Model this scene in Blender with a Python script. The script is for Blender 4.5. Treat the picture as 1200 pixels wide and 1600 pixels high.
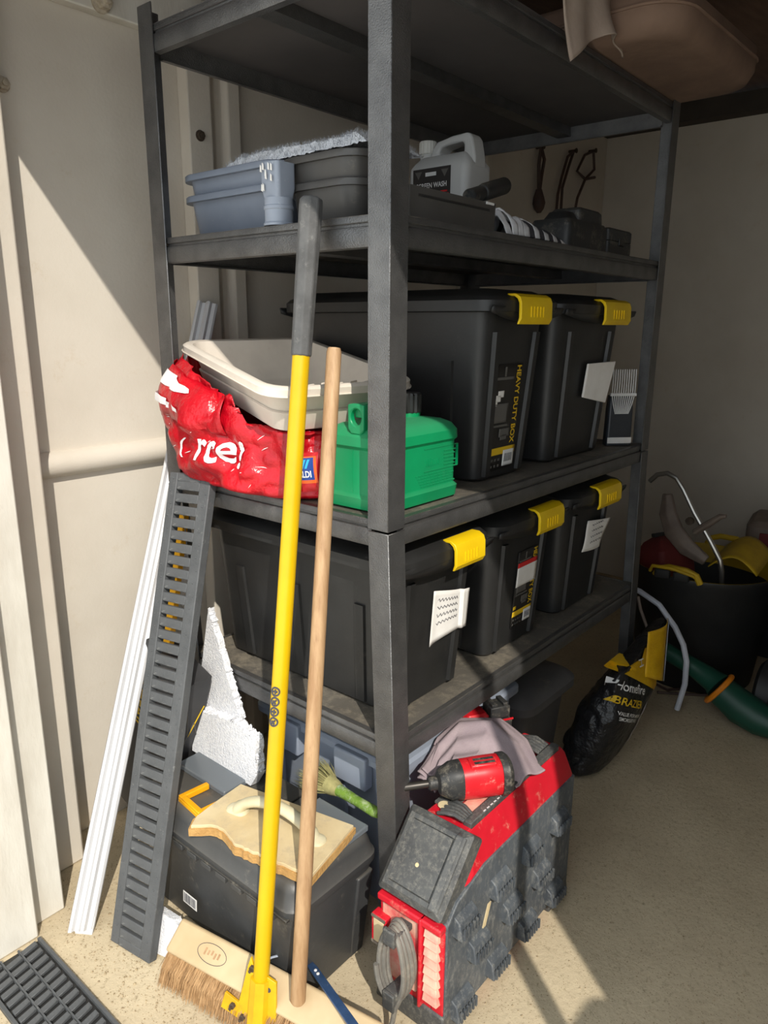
import bpy, bmesh, math, random
from mathutils import Vector, Matrix, noise
random.seed(7)
for _o in list(bpy.data.objects):
    bpy.data.objects.remove(_o, do_unlink=True)
SC = bpy.context.scene
COL = SC.collection
PI = math.pi

# ------------------------------------------------------------ camera
FOCAL_PX, HORIZON = 1150.0, 507.0
CAM = Vector((-0.8974, -0.7445, 1.240))
_yaw, _pitch, _roll = math.radians(40.0), math.atan((800 - HORIZON) / FOCAL_PX), math.radians(0.36)
_fh = Vector((math.cos(_yaw), math.sin(_yaw), 0)); _rh = Vector((math.sin(_yaw), -math.cos(_yaw), 0)); _up = Vector((0, 0, 1))
_F = _fh * math.cos(_pitch) - _up * math.sin(_pitch)
_U = _fh * math.sin(_pitch) + _up * math.cos(_pitch)
_R2 = _rh * math.cos(_roll) + _U * math.sin(_roll)
_U2 = _U * math.cos(_roll) - _rh * math.sin(_roll)
_cd = bpy.data.cameras.new('camera'); _cam = bpy.data.objects.new('camera', _cd); COL.objects.link(_cam)
_m = Matrix((( _R2.x, _U2.x, -_F.x, CAM.x), (_R2.y, _U2.y, -_F.y, CAM.y), (_R2.z, _U2.z, -_F.z, CAM.z), (0, 0, 0, 1)))
_cam.matrix_world = _m
_cd.sensor_fit = 'VERTICAL'; _cd.sensor_height = 36.0; _cd.lens = 36.0 * FOCAL_PX / 1600.0
_cd.clip_start = 0.02
SC.camera = _cam

# ------------------------------------------------------------ light
_w = bpy.data.worlds.new('sky'); SC.world = _w; _w.use_nodes = True
_bg = _w.node_tree.nodes['Background']
_bg.inputs['Color'].default_value = (0.88, 0.95, 1.0, 1); _bg.inputs['Strength'].default_value = 1.62
_sl = bpy.data.lights.new('sun', 'SUN'); _sun = bpy.data.objects.new('sun', _sl); COL.objects.link(_sun)
SUN_DIR = Vector((1.0, 1.43, -1.465)).normalized()
_sun.rotation_euler = (-SUN_DIR).to_track_quat('Z', 'Y').to_euler()
_sun.location = (-4, -5, 6)
_sl.energy = 4.0; _sl.angle = math.radians(0.6); _sl.color = (1.0, 0.94, 0.84)
SC.view_settings.view_transform = 'Standard'; SC.view_settings.look = 'None'
SC.view_settings.exposure = 0.0; SC.view_settings.gamma = 1.0
SC.view_settings.use_curve_mapping = False

# ------------------------------------------------------------ materials
def srgb(r, g, b):
    f = lambda c: (c / 255 / 12.92) if c / 255 <= 0.04045 else ((c / 255 + 0.055) / 1.055) ** 2.4
    return (f(r), f(g), f(b))
MATS = {}
def mat(name, col, col2=None, nscale=9.0, rough=0.5, metal=0.0, bump=0.0, bscale=80.0, dust=None, dustscale=14.0,
        dustamt=0.5, up=0.0, spec=0.5, trans=0.0, stretch=None, bdist=0.002, sss=0.0, thin=0.0, alpha=1.0):
    """procedural principled material: two-tone noise, optional dust layer (up = extra on upward faces) and bump"""
    m = bpy.data.materials.new(name); m.use_nodes = True; nt = m.node_tree; N = nt.nodes; L = nt.links
    b = N['Principled BSDF']; b.inputs['Roughness'].default_value = rough; b.inputs['Metallic'].default_value = metal
    b.inputs['Specular IOR Level'].default_value = spec
    b.inputs['Transmission Weight'].default_value = trans
    b.inputs['Alpha'].default_value = alpha
    tc = N.new('ShaderNodeTexCoord'); src = tc.outputs['Object']
    if stretch:
        mp = N.new('ShaderNodeMapping'); mp.inputs['Scale'].default_value = stretch
        L.new(src, mp.inputs['Vector']); src = mp.outputs['Vector']
    def nz(sc, det=4, ro=0.6):
        n = N.new('ShaderNodeTexNoise'); n.inputs['Scale'].default_value = sc; n.inputs['Detail'].default_value = det
        n.inputs['Roughness'].default_value = ro; L.new(src, n.inputs['Vector']); return n.outputs['Fac']
    def ramp(fac, a, c):
        r = N.new('ShaderNodeMapRange'); r.inputs[1].default_value = a; r.inputs[2].default_value = c; L.new(fac, r.inputs[0]); return r.outputs[0]
    def mix(f, a, c):
        x = N.new('ShaderNodeMix'); x.data_type = 'RGBA'
        if isinstance(f, float): x.inputs[0].default_value = f
        else: L.new(f, x.inputs[0])
        for i, v in ((6, a), (7, c)):
            if isinstance(v, tuple): x.inputs[i].default_value = (*v[:3], 1)
            else: L.new(v, x.inputs[i])
        return x.outputs[2]
    c = tuple(col)
    if col2: c = mix(ramp(nz(nscale), 0.35, 0.65), tuple(col), tuple(col2))
    if dust:
        f = ramp(nz(dustscale * 1.6, 10, 0.82), 0.62 - 0.36 * dustamt, 0.90 - 0.36 * dustamt)
        if up:
            g = N.new('ShaderNodeNewGeometry'); s = N.new('ShaderNodeSeparateXYZ'); L.new(g.outputs['Normal'], s.inputs[0])
            r = ramp(s.outputs['Z'], 0.3, 0.95); k = N.new('ShaderNodeMath'); k.operation = 'MULTIPLY'; L.new(r, k.inputs[0]); k.inputs[1].default_value = up
            a = N.new('ShaderNodeMath'); a.operation = 'ADD'; a.use_clamp = True; L.new(f, a.inputs[0]); L.new(k.outputs[0], a.inputs[1]); f = a.outputs[0]
            q = N.new('ShaderNodeMath'); q.operation = 'MULTIPLY'; L.new(f, q.inputs[0]); q.inputs[1].default_value = 0.85; f = q.outputs[0]
        c = mix(f, c, tuple(dust))
    if isinstance(c, tuple): b.inputs['Base Color'].default_value = (*c, 1)
    else: L.new(c, b.inputs['Base Color'])
    if bump:
        bp = N.new('ShaderNodeBump'); bp.inputs['Strength'].default_value = bump; bp.inputs['Distance'].default_value = bdist
        L.new(nz(bscale, 3), bp.inputs['Height']); L.new(bp.outputs[0], b.inputs['Normal'])
    MATS[name] = m
    return m
# ------------------------------------------------------------ mesh helpers
def V(*a): return Vector(a)
def frame(o, u, v):
    """matrix: local x -> u, local y -> v, local z -> u x v, origin o"""
    u = Vector(u).normalized(); n = u.cross(Vector(v)).normalized(); v = n.cross(u)
    return Matrix(((u.x, v.x, n.x, o[0]), (u.y, v.y, n.y, o[1]), (u.z, v.z, n.z, o[2]), (0, 0, 0, 1)))
def frame_v(o, u, v):
    """as frame, but local y is exactly v"""
    v = Vector(v).normalized(); n = Vector(u).cross(v).normalized(); u = v.cross(n)
    return Matrix(((u.x, v.x, n.x, o[0]), (u.y, v.y, n.y, o[1]), (u.z, v.z, n.z, o[2]), (0, 0, 0, 1)))
def T(x, y, z): return Matrix.Translation((x, y, z))
def RX(a): return Matrix.Rotation(math.radians(a), 4, 'X')
def RY(a): return Matrix.Rotation(math.radians(a), 4, 'Y')
def RZ(a): return Matrix.Rotation(math.radians(a), 4, 'Z')
def rrect(w, d, r, n=4):
    r = min(r, w / 2 - 1e-4, d / 2 - 1e-4); out = []
    for cx, cy, a0 in ((w / 2 - r, d / 2 - r, 0), (-w / 2 + r, d / 2 - r, 90), (-w / 2 + r, -d / 2 + r, 180), (w / 2 - r, -d / 2 + r, 270)):
        for i in range(n + 1):
            a = math.radians(a0 + 90 * i / n); out.append((cx + r * math.cos(a), cy + r * math.sin(a)))
    return out
class MB:
    def __init__(s, M=None): s.v = []; s.f = []; s.M = M or Matrix.Identity(4)
    def add(s, vs, fs):
        k = len(s.v); s.v += [s.M @ Vector(p) for p in vs]; s.f += [tuple(i + k for i in f) for f in fs]; return s
    def box(s, x0, x1, y0, y1, z0, z1):
        return s.add([(x0, y0, z0), (x1, y0, z0), (x1, y1, z0), (x0, y1, z0), (x0, y0, z1), (x1, y0, z1), (x1, y1, z1), (x0, y1, z1)],
                     [(0, 3, 2, 1), (4, 5, 6, 7), (0, 1, 5, 4), (1, 2, 6, 5), (2, 3, 7, 6), (3, 0, 4, 7)])
    def hexa(s, p):
        return s.add(p, [(0, 3, 2, 1), (4, 5, 6, 7), (0, 1, 5, 4), (1, 2, 6, 5), (2, 3, 7, 6), (3, 0, 4, 7)])
    def prism(s, poly, z0, z1):
        n = len(poly)
        return s.add([(x, y, z0) for x, y in poly] + [(x, y, z1) for x, y in poly],
                     [tuple(range(n))[::-1], tuple(range(n, 2 * n))] + [(i, (i + 1) % n, n + (i + 1) % n, n + i) for i in range(n)])
    def loft(s, rings, caps=(True, True), closed=True):
        n = len(rings[0]); vs = [p for r in rings for p in r]; fs = []
        for k in range(len(rings) - 1):
            for i in range(n if closed else n - 1):
                j = (i + 1) % n; fs.append((k * n + i, k * n + j, (k + 1) * n + j, (k + 1) * n + i))
        if caps[0]: fs.append(tuple(range(n))[::-1])
        if caps[1]: fs.append(tuple(range((len(rings) - 1) * n, len(rings) * n)))
        return s.add(vs, fs)
    def rbox(s, w, d, r, zs, n=4, caps=(True, True), cx=0, cy=0):
        """stack of rounded rectangles: zs = [(z, inset)]"""
        return s.loft([[(cx + x, cy + y, z) for x, y in rrect(w - 2 * i, d - 2 * i, max(r - i * .5, .001), n)] for z, i in zs], caps)
    def tube(s, pts, r, n=10, caps=True, closed=False, flat=1.0):
        pts = [Vector(p) for p in pts]; rings = []; up = None
        m = len(pts)
        for i, p in enumerate(pts):
            a = pts[(i - 1) % m] if (i or closed) else p; b = pts[(i + 1) % m] if (i < m - 1 or closed) else p
            t = (b - a).normalized()
            if up is None:
                up = Vector((0, 0, 1)) if abs(t.z) < .9 else Vector((1, 0, 0))
            x = up.cross(t).normalized(); up = t.cross(x).normalized()
            rr = r[i] if isinstance(r, (list, tuple)) else r
            rings.append([p + (x * math.cos(2 * PI * k / n) + up * math.sin(2 * PI * k / n) * flat) * rr for k in range(n)])
        if closed: rings.append(rings[0])
        return s.loft(rings, (caps and not closed,) * 2)
    def lathe(s, prof, n=24, caps=(True, True)):
        return s.loft([[(r * math.cos(2 * PI * k / n), r * math.sin(2 * PI * k / n), z) for k in range(n)] for r, z in prof], caps)
    def grid(s, fn, nu, nv, thick=None):
        vs = [fn(i / nu, j / nv) for i in range(nu + 1) for j in range(nv + 1)]
        w = nv + 1
        return s.add(vs, [(i * w + j, (i + 1) * w + j, (i + 1) * w + j + 1, i * w + j + 1) for i in range(nu) for j in range(nv)])
    def build(s, name, material, parent=None, smooth=False, bevel=0.0, segs=2, solid=0.0, subsurf=0, angle=35, offset=-1, local=False):
        off = Vector(parent_loc(parent)) if parent and not local else Vector((0, 0, 0))
        me = bpy.data.meshes.new(name); me.from_pydata([p - off for p in s.v], [], s.f); me.validate(); me.update()
        bm = bmesh.new(); bm.from_mesh(me); bmesh.ops.recalc_face_normals(bm, faces=bm.faces); bm.to_mesh(me); bm.free()
        o = bpy.data.objects.new(name, me); COL.objects.link(o)
        me.materials.append(MATS[material] if isinstance(material, str) else material)
        if parent: o.parent = parent
        if solid:
            md = o.modifiers.new('solid', 'SOLIDIFY'); md.thickness = solid; md.offset = offset
        if bevel:
            md = o.modifiers.new('bevel', 'BEVEL'); md.width = bevel; md.segments = segs; md.limit_method = 'ANGLE'; md.angle_limit = math.radians(40)
        if subsurf:
            md = o.modifiers.new('sub', 'SUBSURF'); md.levels = subsurf; md.render_levels = subsurf
        if smooth or bevel or subsurf:
            me.polygons.foreach_set('use_smooth', [True] * len(me.polygons))
            if not subsurf:
                try: me.set_sharp_from_angle(angle=math.radians(angle))
                except Exception: pass
        return o
def parent_loc(o):
    l = Vector((0, 0, 0))
    while o: l += o.location; o = o.parent
    return l
def thing(name, label, cat, loc=(0, 0, 0), group=None):
    o = bpy.data.objects.new(name, None); COL.objects.link(o); o.location = loc; o.empty_display_size = .05
    return tag(o, label, cat, group)
def tag(o, label, cat, group=None, kind=None):
    o['label'] = label
    if cat: o['category'] = cat
    if group: o['group'] = group
    if kind: o['kind'] = kind
    return o
def struct(o, label=None):
    o['kind'] = 'structure'
    if label: o['label'] = label
    return o
def text_mb(body, size, M, cuts=0, fn=None, align='LEFT', xs=1.0, bold=0.0):
    """flat lettering as mesh verts; M maps text plane to world, fn(x,y) may map it to a curved surface"""
    cu = bpy.data.curves.new('t', 'FONT'); cu.body = body; cu.size = size; cu.align_x = align; cu.resolution_u = 3; cu.offset = bold
    ob = bpy.data.objects.new('t', cu); COL.objects.link(ob)
    dg = bpy.context.evaluated_depsgraph_get(); me = bpy.data.meshes.new_from_object(ob.evaluated_get(dg))
    bpy.data.objects.remove(ob); bpy.data.curves.remove(cu)
    bm = bmesh.new(); bm.from_mesh(me); bmesh.ops.triangulate(bm, faces=bm.faces)
    if cuts: bmesh.ops.subdivide_edges(bm, edges=bm.edges, cuts=cuts, use_grid_fill=True)
    mb = MB(M); bm.verts.index_update()
    mb.add([fn(v.co.x * xs, v.co.y) if fn else (v.co.x * xs, v.co.y, 0) for v in bm.verts], [tuple(v.index for v in f.verts) for f in bm.faces])
    bm.free(); bpy.data.meshes.remove(me)
    return mb
def copy_tree(o, parent=None):
    c = o.copy(); COL.objects.link(c); c.parent = parent
    for ch in list(o.children): copy_tree(ch, c)
    return c
def fbm(x, y, z, s=1.0, o=3):
    return noise.fractal(Vector((x * s, y * s, z * s)), 1.0, 2.0, o)
def clone(o, parent, M):
    c = o.copy(); COL.objects.link(c); c.parent = parent; c.matrix_basis = M; return c
def quadM(p0, pu, pv):
    """frame from origin, a point to the right and a point above"""
    p0 = Vector(p0); return frame(p0, Vector(pu) - p0, Vector(pv) - p0)

# ------------------------------------------------------------ material palette
mat('wall_paint', srgb(213, 205, 192), srgb(203, 194, 180), 3, .8, bump=.25, bscale=120, dust=srgb(196, 180, 155), dustamt=.12, dustscale=9)
mat('white_timber', srgb(222, 218, 208), srgb(200, 194, 182), 4, .75, bump=.25, bscale=60, stretch=(3, 3, .8), dust=srgb(176, 166, 150), dustamt=.10, dustscale=16)
mat('roof_board', srgb(104, 78, 60), srgb(84, 60, 46), 5, .8, bump=.4, bscale=40, stretch=(1, 8, 8))
mat('dark_timber', srgb(70, 62, 54), srgb(56, 50, 44), 6, .8, bump=.3, bscale=40)
mat('black_steel', srgb(122, 122, 122), srgb(104, 104, 105), 20, .36, .75, bump=.8, bscale=420, bdist=.0015, dust=srgb(120, 115, 106), dustamt=.10, dustscale=7, up=.35)
mat('deck_board', srgb(74, 72, 70), srgb(58, 57, 56), 10, .6, bump=.4, bscale=260, dust=srgb(152, 142, 124), dustamt=.38, dustscale=9, up=.25)
mat('deck_under', srgb(92, 88, 88), srgb(82, 79, 79), 6, .75)
mat('black_plastic', srgb(42, 42, 42), srgb(34, 34, 34), 12, .42, bump=.12, bscale=160, dust=srgb(96, 92, 86), dustamt=.05, dustscale=6)
mat('dusty_black', srgb(46, 47, 48), srgb(36, 37, 38), 12, .5, bump=.15, bscale=120, dust=srgb(150, 142, 126), dustamt=.26, dustscale=16, up=.15)
mat('yellow_plastic', srgb(240, 204, 20), srgb(232, 192, 12), 10, .4, bump=.05)
mat('orange_plastic', srgb(246, 176, 16), srgb(240, 164, 10), 10, .4)
mat('paper', srgb(236, 234, 230), srgb(224, 220, 214), 14, .8, bump=.2, bscale=40)
mat('ink', srgb(70, 70, 78), rough=.8)
mat('sticker_black', srgb(34, 32, 30), srgb(44, 42, 40), 30, .5)
mat('sticker_grey', srgb(96, 94, 90), rough=.5)
mat('print_yellow', srgb(226, 186, 30), rough=.6)
mat('print_white', srgb(232, 232, 230), rough=.6)
mat('print_red', srgb(206, 40, 40), rough=.6)
# ------------------------------------------------------------ floor material (sandy concrete with aggregate)
def floor_mat(name, a, b, dirt):
    m = bpy.data.materials.new(name); m.use_nodes = True; nt = m.node_tree; N = nt.nodes; L = nt.links
    bs = N['Principled BSDF']; bs.inputs['Roughness'].default_value = .9; bs.inputs['Specular IOR Level'].default_value = .2
    tc = N.new('ShaderNodeTexCoord')
    def nz(sc, det, ro):
        n = N.new('ShaderNodeTexNoise'); n.inputs['Scale'].default_value = sc; n.inputs['Detail'].default_value = det; n.inputs['Roughness'].default_value = ro
        L.new(tc.outputs['Object'], n.inputs['Vector']); return n.outputs['Fac']
    def mr(f, lo, hi):
        r = N.new('ShaderNodeMapRange'); r.inputs[1].default_value = lo; r.inputs[2].default_value = hi; L.new(f, r.inputs[0]); return r.outputs[0]
    def mx(f, p, q):
        x = N.new('ShaderNodeMix'); x.data_type = 'RGBA'; L.new(f, x.inputs[0])
        for i, v in ((6, p), (7, q)):
            if isinstance(v, tuple): x.inputs[i].default_value = (*v, 1)
            else: L.new(v, x.inputs[i])
        return x.outputs[2]
    c = mx(mr(nz(4, 6, .65), .35, .68), a, b)
    c = mx(mr(nz(70, 4, .7), .56, .72), c, dirt)
    vo = N.new('ShaderNodeTexVoronoi'); vo.inputs['Scale'].default_value = 160; L.new(tc.outputs['Object'], vo.inputs['Vector'])
    c = mx(mr(vo.outputs['Distance'], .22, .1), c, srgb(150, 132, 104))
    L.new(c, bs.inputs['Base Color'])
    bp = N.new('ShaderNodeBump'); bp.inputs['Strength'].default_value = .6; bp.inputs['Distance'].default_value = .004
    L.new(nz(60, 6, .7), bp.inputs['Height']); L.new(bp.outputs[0], bs.inputs['Normal'])
    MATS[name] = m
floor_mat('concrete', srgb(206, 190, 160), srgb(188, 172, 144), srgb(160, 145, 118))
floor_mat('drive', srgb(226, 220, 208), srgb(212, 205, 192), srgb(190, 182, 168))

# ------------------------------------------------------------ garage shell
struct(MB().box(-.53, 2.7, -2.0, .95, -.08, 0).build('floor', 'concrete'), 'sandy rough concrete garage floor')
struct(MB().box(-6, -.53, -6, 5, -.08, -.002).build('floor_outside', 'drive'))
WY = .86
struct(MB().box(-.33, 2.68, WY, .95, 0, 2.16).build('wall_left', 'wall_paint'), 'cream painted concrete panel garage wall')
struct(MB().box(2.6, 2.68, -2.0, WY, 0, 2.16).build('wall_end', 'wall_paint'))
struct(MB().box(-.385, 2.68, -2.0, -1.92, 0, 2.16).build('wall_right', 'wall_paint'))
struct(MB().box(-.385, -.30, -1.92, -1.244, 0, 1.926).build('wall_front', 'wall_paint'))
struct(MB().box(-.385, -.33, -1.92, .72, 1.926, 1.94).build('trim_lintel', 'white_timber'))
rf = lambda x: 1.960 + .080 * x
m = MB(); m.hexa([(-.385, -2, rf(-.385)), (2.68, -2, rf(2.68)), (2.68, 1.0, rf(2.68)), (-.385, 1.0, rf(-.385)),
                  (-.385, -2, rf(-.385) + .05), (2.68, -2, rf(2.68) + .05), (2.68, 1.0, rf(2.68) + .05), (-.385, 1.0, rf(-.385) + .05)])
struct(m.build('ceiling', 'roof_board'))
struct(MB().box(2.52, 2.6, -1.9, WY, 2.075, 2.15).build('trim_tie_beam', 'dark_timber'))
# door frame boards and wall ribs on the left
struct(MB().box(-.62, -.385, .615, .72, 0, 1.925).build('trim_1', 'white_timber', bevel=.004))
struct(MB().box(-.385, -.312, .648, .80, 0, 1.925).build('trim_2', 'white_timber', bevel=.004))
struct(MB().box(-.322, -.205, .760, WY, 0, 1.925).build('trim_3', 'wall_paint', bevel=.006))
# horizontal half-round ledge of the wall panel
prof = [(WY, .962), (WY - .012, .960), (WY - .026, .948), (WY - .030, .934), (WY - .026, .918), (WY - .012, .906), (WY, .903)]
m = MB(); m.loft([[(x, y, z) for y, z in prof] for x in (-.207, 2.6)]); struct(m.build('trim_4', 'wall_paint', smooth=True, angle=60))
# vertical panel ribs behind the shelving
for k, x0 in enumerate((.252, 1.42)):
    poly = [(x0, WY), (x0 + .004, WY - .034), (x0 + .070, WY - .034), (x0 + .100, WY - .006), (x0 + .118, WY - .006), (x0 + .128, WY - .026), (x0 + .165, WY - .026), (x0 + .172, WY)]
    struct(MB().prism(poly, 0, 1.93).build('trim_%d' % (5 + k), 'wall_paint', bevel=.003))
struct(MB().box(-.33, 1.2, WY - .03, WY, 1.866, 1.965).build('trim_7', 'white_timber', bevel=.003))
# unseen upright pole, added to throw the thin shadow line across floor and radio
struct(MB().box(-.40, -.372, -1.057, -1.03, 0, 1.88).build('trim_8', 'dark_timber'))
# bolt heads on the wall
mat('rust', srgb(92, 80, 68), srgb(70, 58, 48), 60, .8, .3, bump=.5, bscale=200)
mat('painted_bolt', srgb(190, 178, 158), srgb(150, 138, 120), 60, .7, bump=.6, bscale=200)
def wall_bolt(x, y, z, r, l, mt, label):
    o = thing('wall_bolt', label, 'bolt', (x, y, z)); M0 = T(x, y, z) @ RX(90)
    MB(M0).lathe([(r * 1.25, 0), (r * 1.25, l * .22), (r * 1.1, l * .25)], 16).build('washer', mt, o, smooth=True)
    MB(M0).lathe([(r, l * .25), (r, l * .7), (r * .8, l * .72), (r * .5, l * .75), (r * .5, l)], 6).build('nut', mt, o)
wall_bolt(.052, WY - .030, 1.882, .016, .035, 'painted_bolt', 'painted bolt and nut on the beam at the top of the wall')
wall_bolt(.285, WY - .034, 1.672, .010, .012, 'rust', 'small rusty bolt on the wall rib behind the shelving')
wall_bolt(-.157, WY, 1.69, .012, .02, 'painted_bolt', 'painted bolt high on the wall at the left edge')

# bin added out of view, right of the doorway, to keep sun off the floor
mat('bin_green', srgb(40, 62, 50), srgb(34, 54, 44), 8, .5)
b = thing('shade_bin', 'dark green bin added out of view outside the doorway to shade the floor', 'bin', (-.64, -1.47, 0))
M0 = T(-.64, -1.47, 0)
MB(M0).rbox(.48, .46, .04, [(.03, .05), (.1, .04), (.84, .0), (.86, -.012), (.89, -.012)]).build('bin_body', 'bin_green', b, smooth=True)
MB(M0).rbox(.50, .486, .04, [(.89, 0), (.93, .0), (.95, .03)]).build('bin_lid', 'bin_green', b, smooth=True)
for s in (-1, 1):
    MB(M0 @ T(-.16 * 0 + .0, -.17, .09) @ T(s * .20, 0, 0) @ RY(90)).lathe([(.03, -.02), (.09, -.02), (.09, .02), (.03, .02)], 20).build('wheel', 'black_plastic', b, smooth=True)

# ------------------------------------------------------------ shelving unit
L_, W_ = 1.135, .62
def lean(z): return .045 * max(0, (.905 - z)) / .905
shelf = thing('shelving_unit', 'tall black steel shelving unit with four shelves', 'shelving', (lean(0), 0, 0))
FL, TH = .045, .003
def angle_poly(sx, sy):   # L profile, corner at origin, flanges towards +sx, +sy
    p = [(0, 0), (FL, 0), (FL, TH), (TH, TH), (TH, FL), (0, FL)]
    return [(x * sx, y * sy) for x, y in p]
for (px, py, sx, sy) in ((0, 0, 1, 1), (0, W_, 1, -1), (L_, 0, -1, 1), (L_, W_, -1, -1)):
    poly = angle_poly(sx, sy)
    m = MB(); m.loft([[(px + x, py + y, z) for x, y in poly] for z in (.9065, 1.812)]); m.build('post', 'black_steel', shelf, bevel=.0012, segs=1)
    m = MB(); m.loft([[(px + x + lean(z) - sx * .0005, py + y - sy * .0008, z) for x, y in poly] for z in (0.0, .9035)]); m.build('post', 'black_steel', shelf, bevel=.0012, segs=1)
    MB(T(px + sx * .0225 + lean(0.0), py + sy * .0225, 0)).rbox(.044, .044, .006, [(0, .0), (.012, 0)]).build('foot', 'black_plastic', shelf)
# beam profile: (outward offset, z): thin deck lip, groove, rounded lower beam
BP = [(.010, 0), (.0, -.001), (-.0015, -.004), (-.0015, -.011), (.003, -.0125), (.003, -.0165), (-.001, -.018), (-.003, -.022), (-.003, -.044), (-.001, -.048), (.012, -.049), (.012, -.046), (.002, -.044), (.010, -.010)]
DECKS = (1.778, 1.404, .923, .507)
for zt in DECKS:
    dx = lean(zt - .02)
    x0, x1, y0, y1 = dx, L_ + dx, 0, W_
    MB().box(x0 + .006, x1 - .006, y0 + .006, y1 - .006, zt - .012, zt - .001).build('shelf_board', 'deck_board' if zt < 1.7 else 'deck_under', shelf)
    e = .040
    MB().loft([[(x, y0 + TH + .0035 + o, zt + z) for o, z in BP] for x in (x0 + e, x1 - e)]).build('beam', 'black_steel', shelf, smooth=True, angle=30)
    MB().loft([[(x, y1 - TH - .0035 - o, zt + z) for o, z in BP] for x in (x0 + e, x1 - e)]).build('beam', 'black_steel', shelf, smooth=True, angle=30)
    MB().loft([[(x0 + TH + .0035 + o, y, zt + z) for o, z in BP] for y in (y0 + e, y1 - e)]).build('beam', 'black_steel', shelf, smooth=True, angle=30)
    MB().loft([[(x1 - TH - .0035 - o, y, zt + z) for o, z in BP] for y in (y0 + e, y1 - e)]).build('beam', 'black_steel', shelf, smooth=True, angle=30)
    # centre support under the board
    MB().box(x0 + .01, x1 - .01, .29, .33, zt - .035, zt - .0125).build('support_bar', 'black_steel', shelf)

# ------------------------------------------------------------ storage totes
def tote(x0, x1, y0, y1, z0, h, lx0, lx1, label, group, lidh=.045):
    cx, cy = (x0 + x1) / 2, (y0 + y1) / 2; w, d = x1 - x0, y1 - y0
    o = thing('storage_tote', label, 'storage box', (cx, cy, z0), group)
    M0 = T(cx, cy, z0); t = h * .10
    hb = h - lidh + .012
    body = MB(M0); body.rbox(w - .024, d - .03, .045, [(0, t + .006), (.006, t), (hb, .012), (hb + .004, .004), (hb + .010, .004)], n=5)
    ins = lambda z: t + (.012 - t) * z / hb
    # raised upright ribs on each end face and along the sides
    for sy in (-1, 1):
        for rx in (-.30, .30):
            for ww, z1 in ((.024, hb * .86),):
                def rib(z):
                    y = sy * ((d - .03) / 2 - ins(z)); xx = rx * (w - 2 * ins(z))
                    return [(xx - ww / 2, y - sy * .004, z), (xx + ww / 2, y - sy * .004, z), (xx + ww / 2 - .004, y + sy * .007, z), (xx - ww / 2 + .004, y + sy * .007, z)]
                body.loft([rib(.01), rib(z1 * .97), rib(z1)])
    for sx in (-1, 1):
        for ry in (-.32, 0, .32):
            def rib2(z):
                x = sx * ((w - .024) / 2 - ins(z)); yy = ry * (d - 2 * ins(z)); ww = .03
                return [(x - sx * .004, yy - ww / 2, z), (x - sx * .004, yy + ww / 2, z), (x + sx * .005, yy + ww / 2 - .004, z), (x + sx * .005, yy - ww / 2 + .004, z)]
            body.loft([rib2(.01), rib2(hb * .7)])
    body.build('body', 'black_plastic', o, smooth=True, angle=40)
    lid = MB(M0); zb = h - lidh
    lid.rbox(w, d, .05, [(zb, .004), (zb + .002, 0), (zb + .022, 0), (zb + .030, .008), (zb + .034, .02), (h - .004, .035), (h, .045)], n=6)
    lid.build('lid', 'black_plastic', o, smooth=True, angle=40)
    # bowed skirt under the lid at both ends
    for sy in (-1, 1):
        def sk(u, v):
            x = (u - .5) * w * .96; drop = .018 * (1 - (2 * u - 1) ** 2)
            return (x, sy * (d / 2 - .002 - .004 * v), zb + .012 - v * (.012 + drop))
        MB(M0).grid(sk, 16, 2).build('lid_skirt', 'black_plastic', o, smooth=True, solid=.004, offset=0)
    # snap latch: bent plate hooked over the lid edge
    for sy in (-1, 1):
        a, b2 = (lx0 - cx, lx1 - cx) if sy < 0 else (-(lx1 - cx), -(lx0 - cx))
        yf = d / 2
        P = [(yf - .022, zb + .036), (yf - .004, zb + .036), (yf + .007, zb + .030), (yf + .011, zb + .020), (yf + .012, zb - .012), (yf + .006, zb - .022), (yf + .002, zb - .022),
             (yf + .006, zb - .010), (yf + .005, zb + .018), (yf + .001, zb + .026), (yf - .006, zb + .031), (yf - .022, zb + .031)]
        la = MB(M0).loft([[(x, sy * y, z) for y, z in P] for x in (a, a + .006, b2 - .006, b2)]).build('latch', 'yellow_plastic', o, smooth=True, bevel=.001, angle=30)
        if sy < 0:
            for k in range(5):
                xx = a + (b2 - a) * (.30 + .1 * k)
                MB(M0).box(xx - .001, xx + .001, -(yf + .0132), -(yf + .011), zb - .008, zb + .012).build('grip_line', 'yellow_plastic', la)
    o['_face'] = 0
    def face(x, z, off=.001):   # point on the sloping end face towards the camera (world x, world z)
        return V(x, cy - ((d - .03) / 2 - ins(z - z0)) - off, z)
    del o['_face']
    return o, face
g2 = 'black storage totes with yellow latches on the shelves'
tA, fA = tote(.312, .604, .012, .60, .924, .385, .40, .525, 'large black tote behind the green can, with heavy duty box sticker', g2)
tB, fB = tote(.610, 1.004, .012, .60, .924, .385, .79, .935, 'large black tote with white block label, right end of middle shelf', g2)
tC, fC = tote(.045, .362, .012, .60, .508, .345, .205, .305, 'smaller black tote nearest the corner post on the bottom shelf', g2)
tD, fD = tote(.376, .700, .012, .60, .508, .345, .53, .645, 'smaller black tote in the middle of the bottom shelf', g2)
tE, fE = tote(.714, 1.040, .012, .60, .508, .345, .845, .975, 'smaller black tote at the right end of the bottom shelf', g2)

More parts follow.
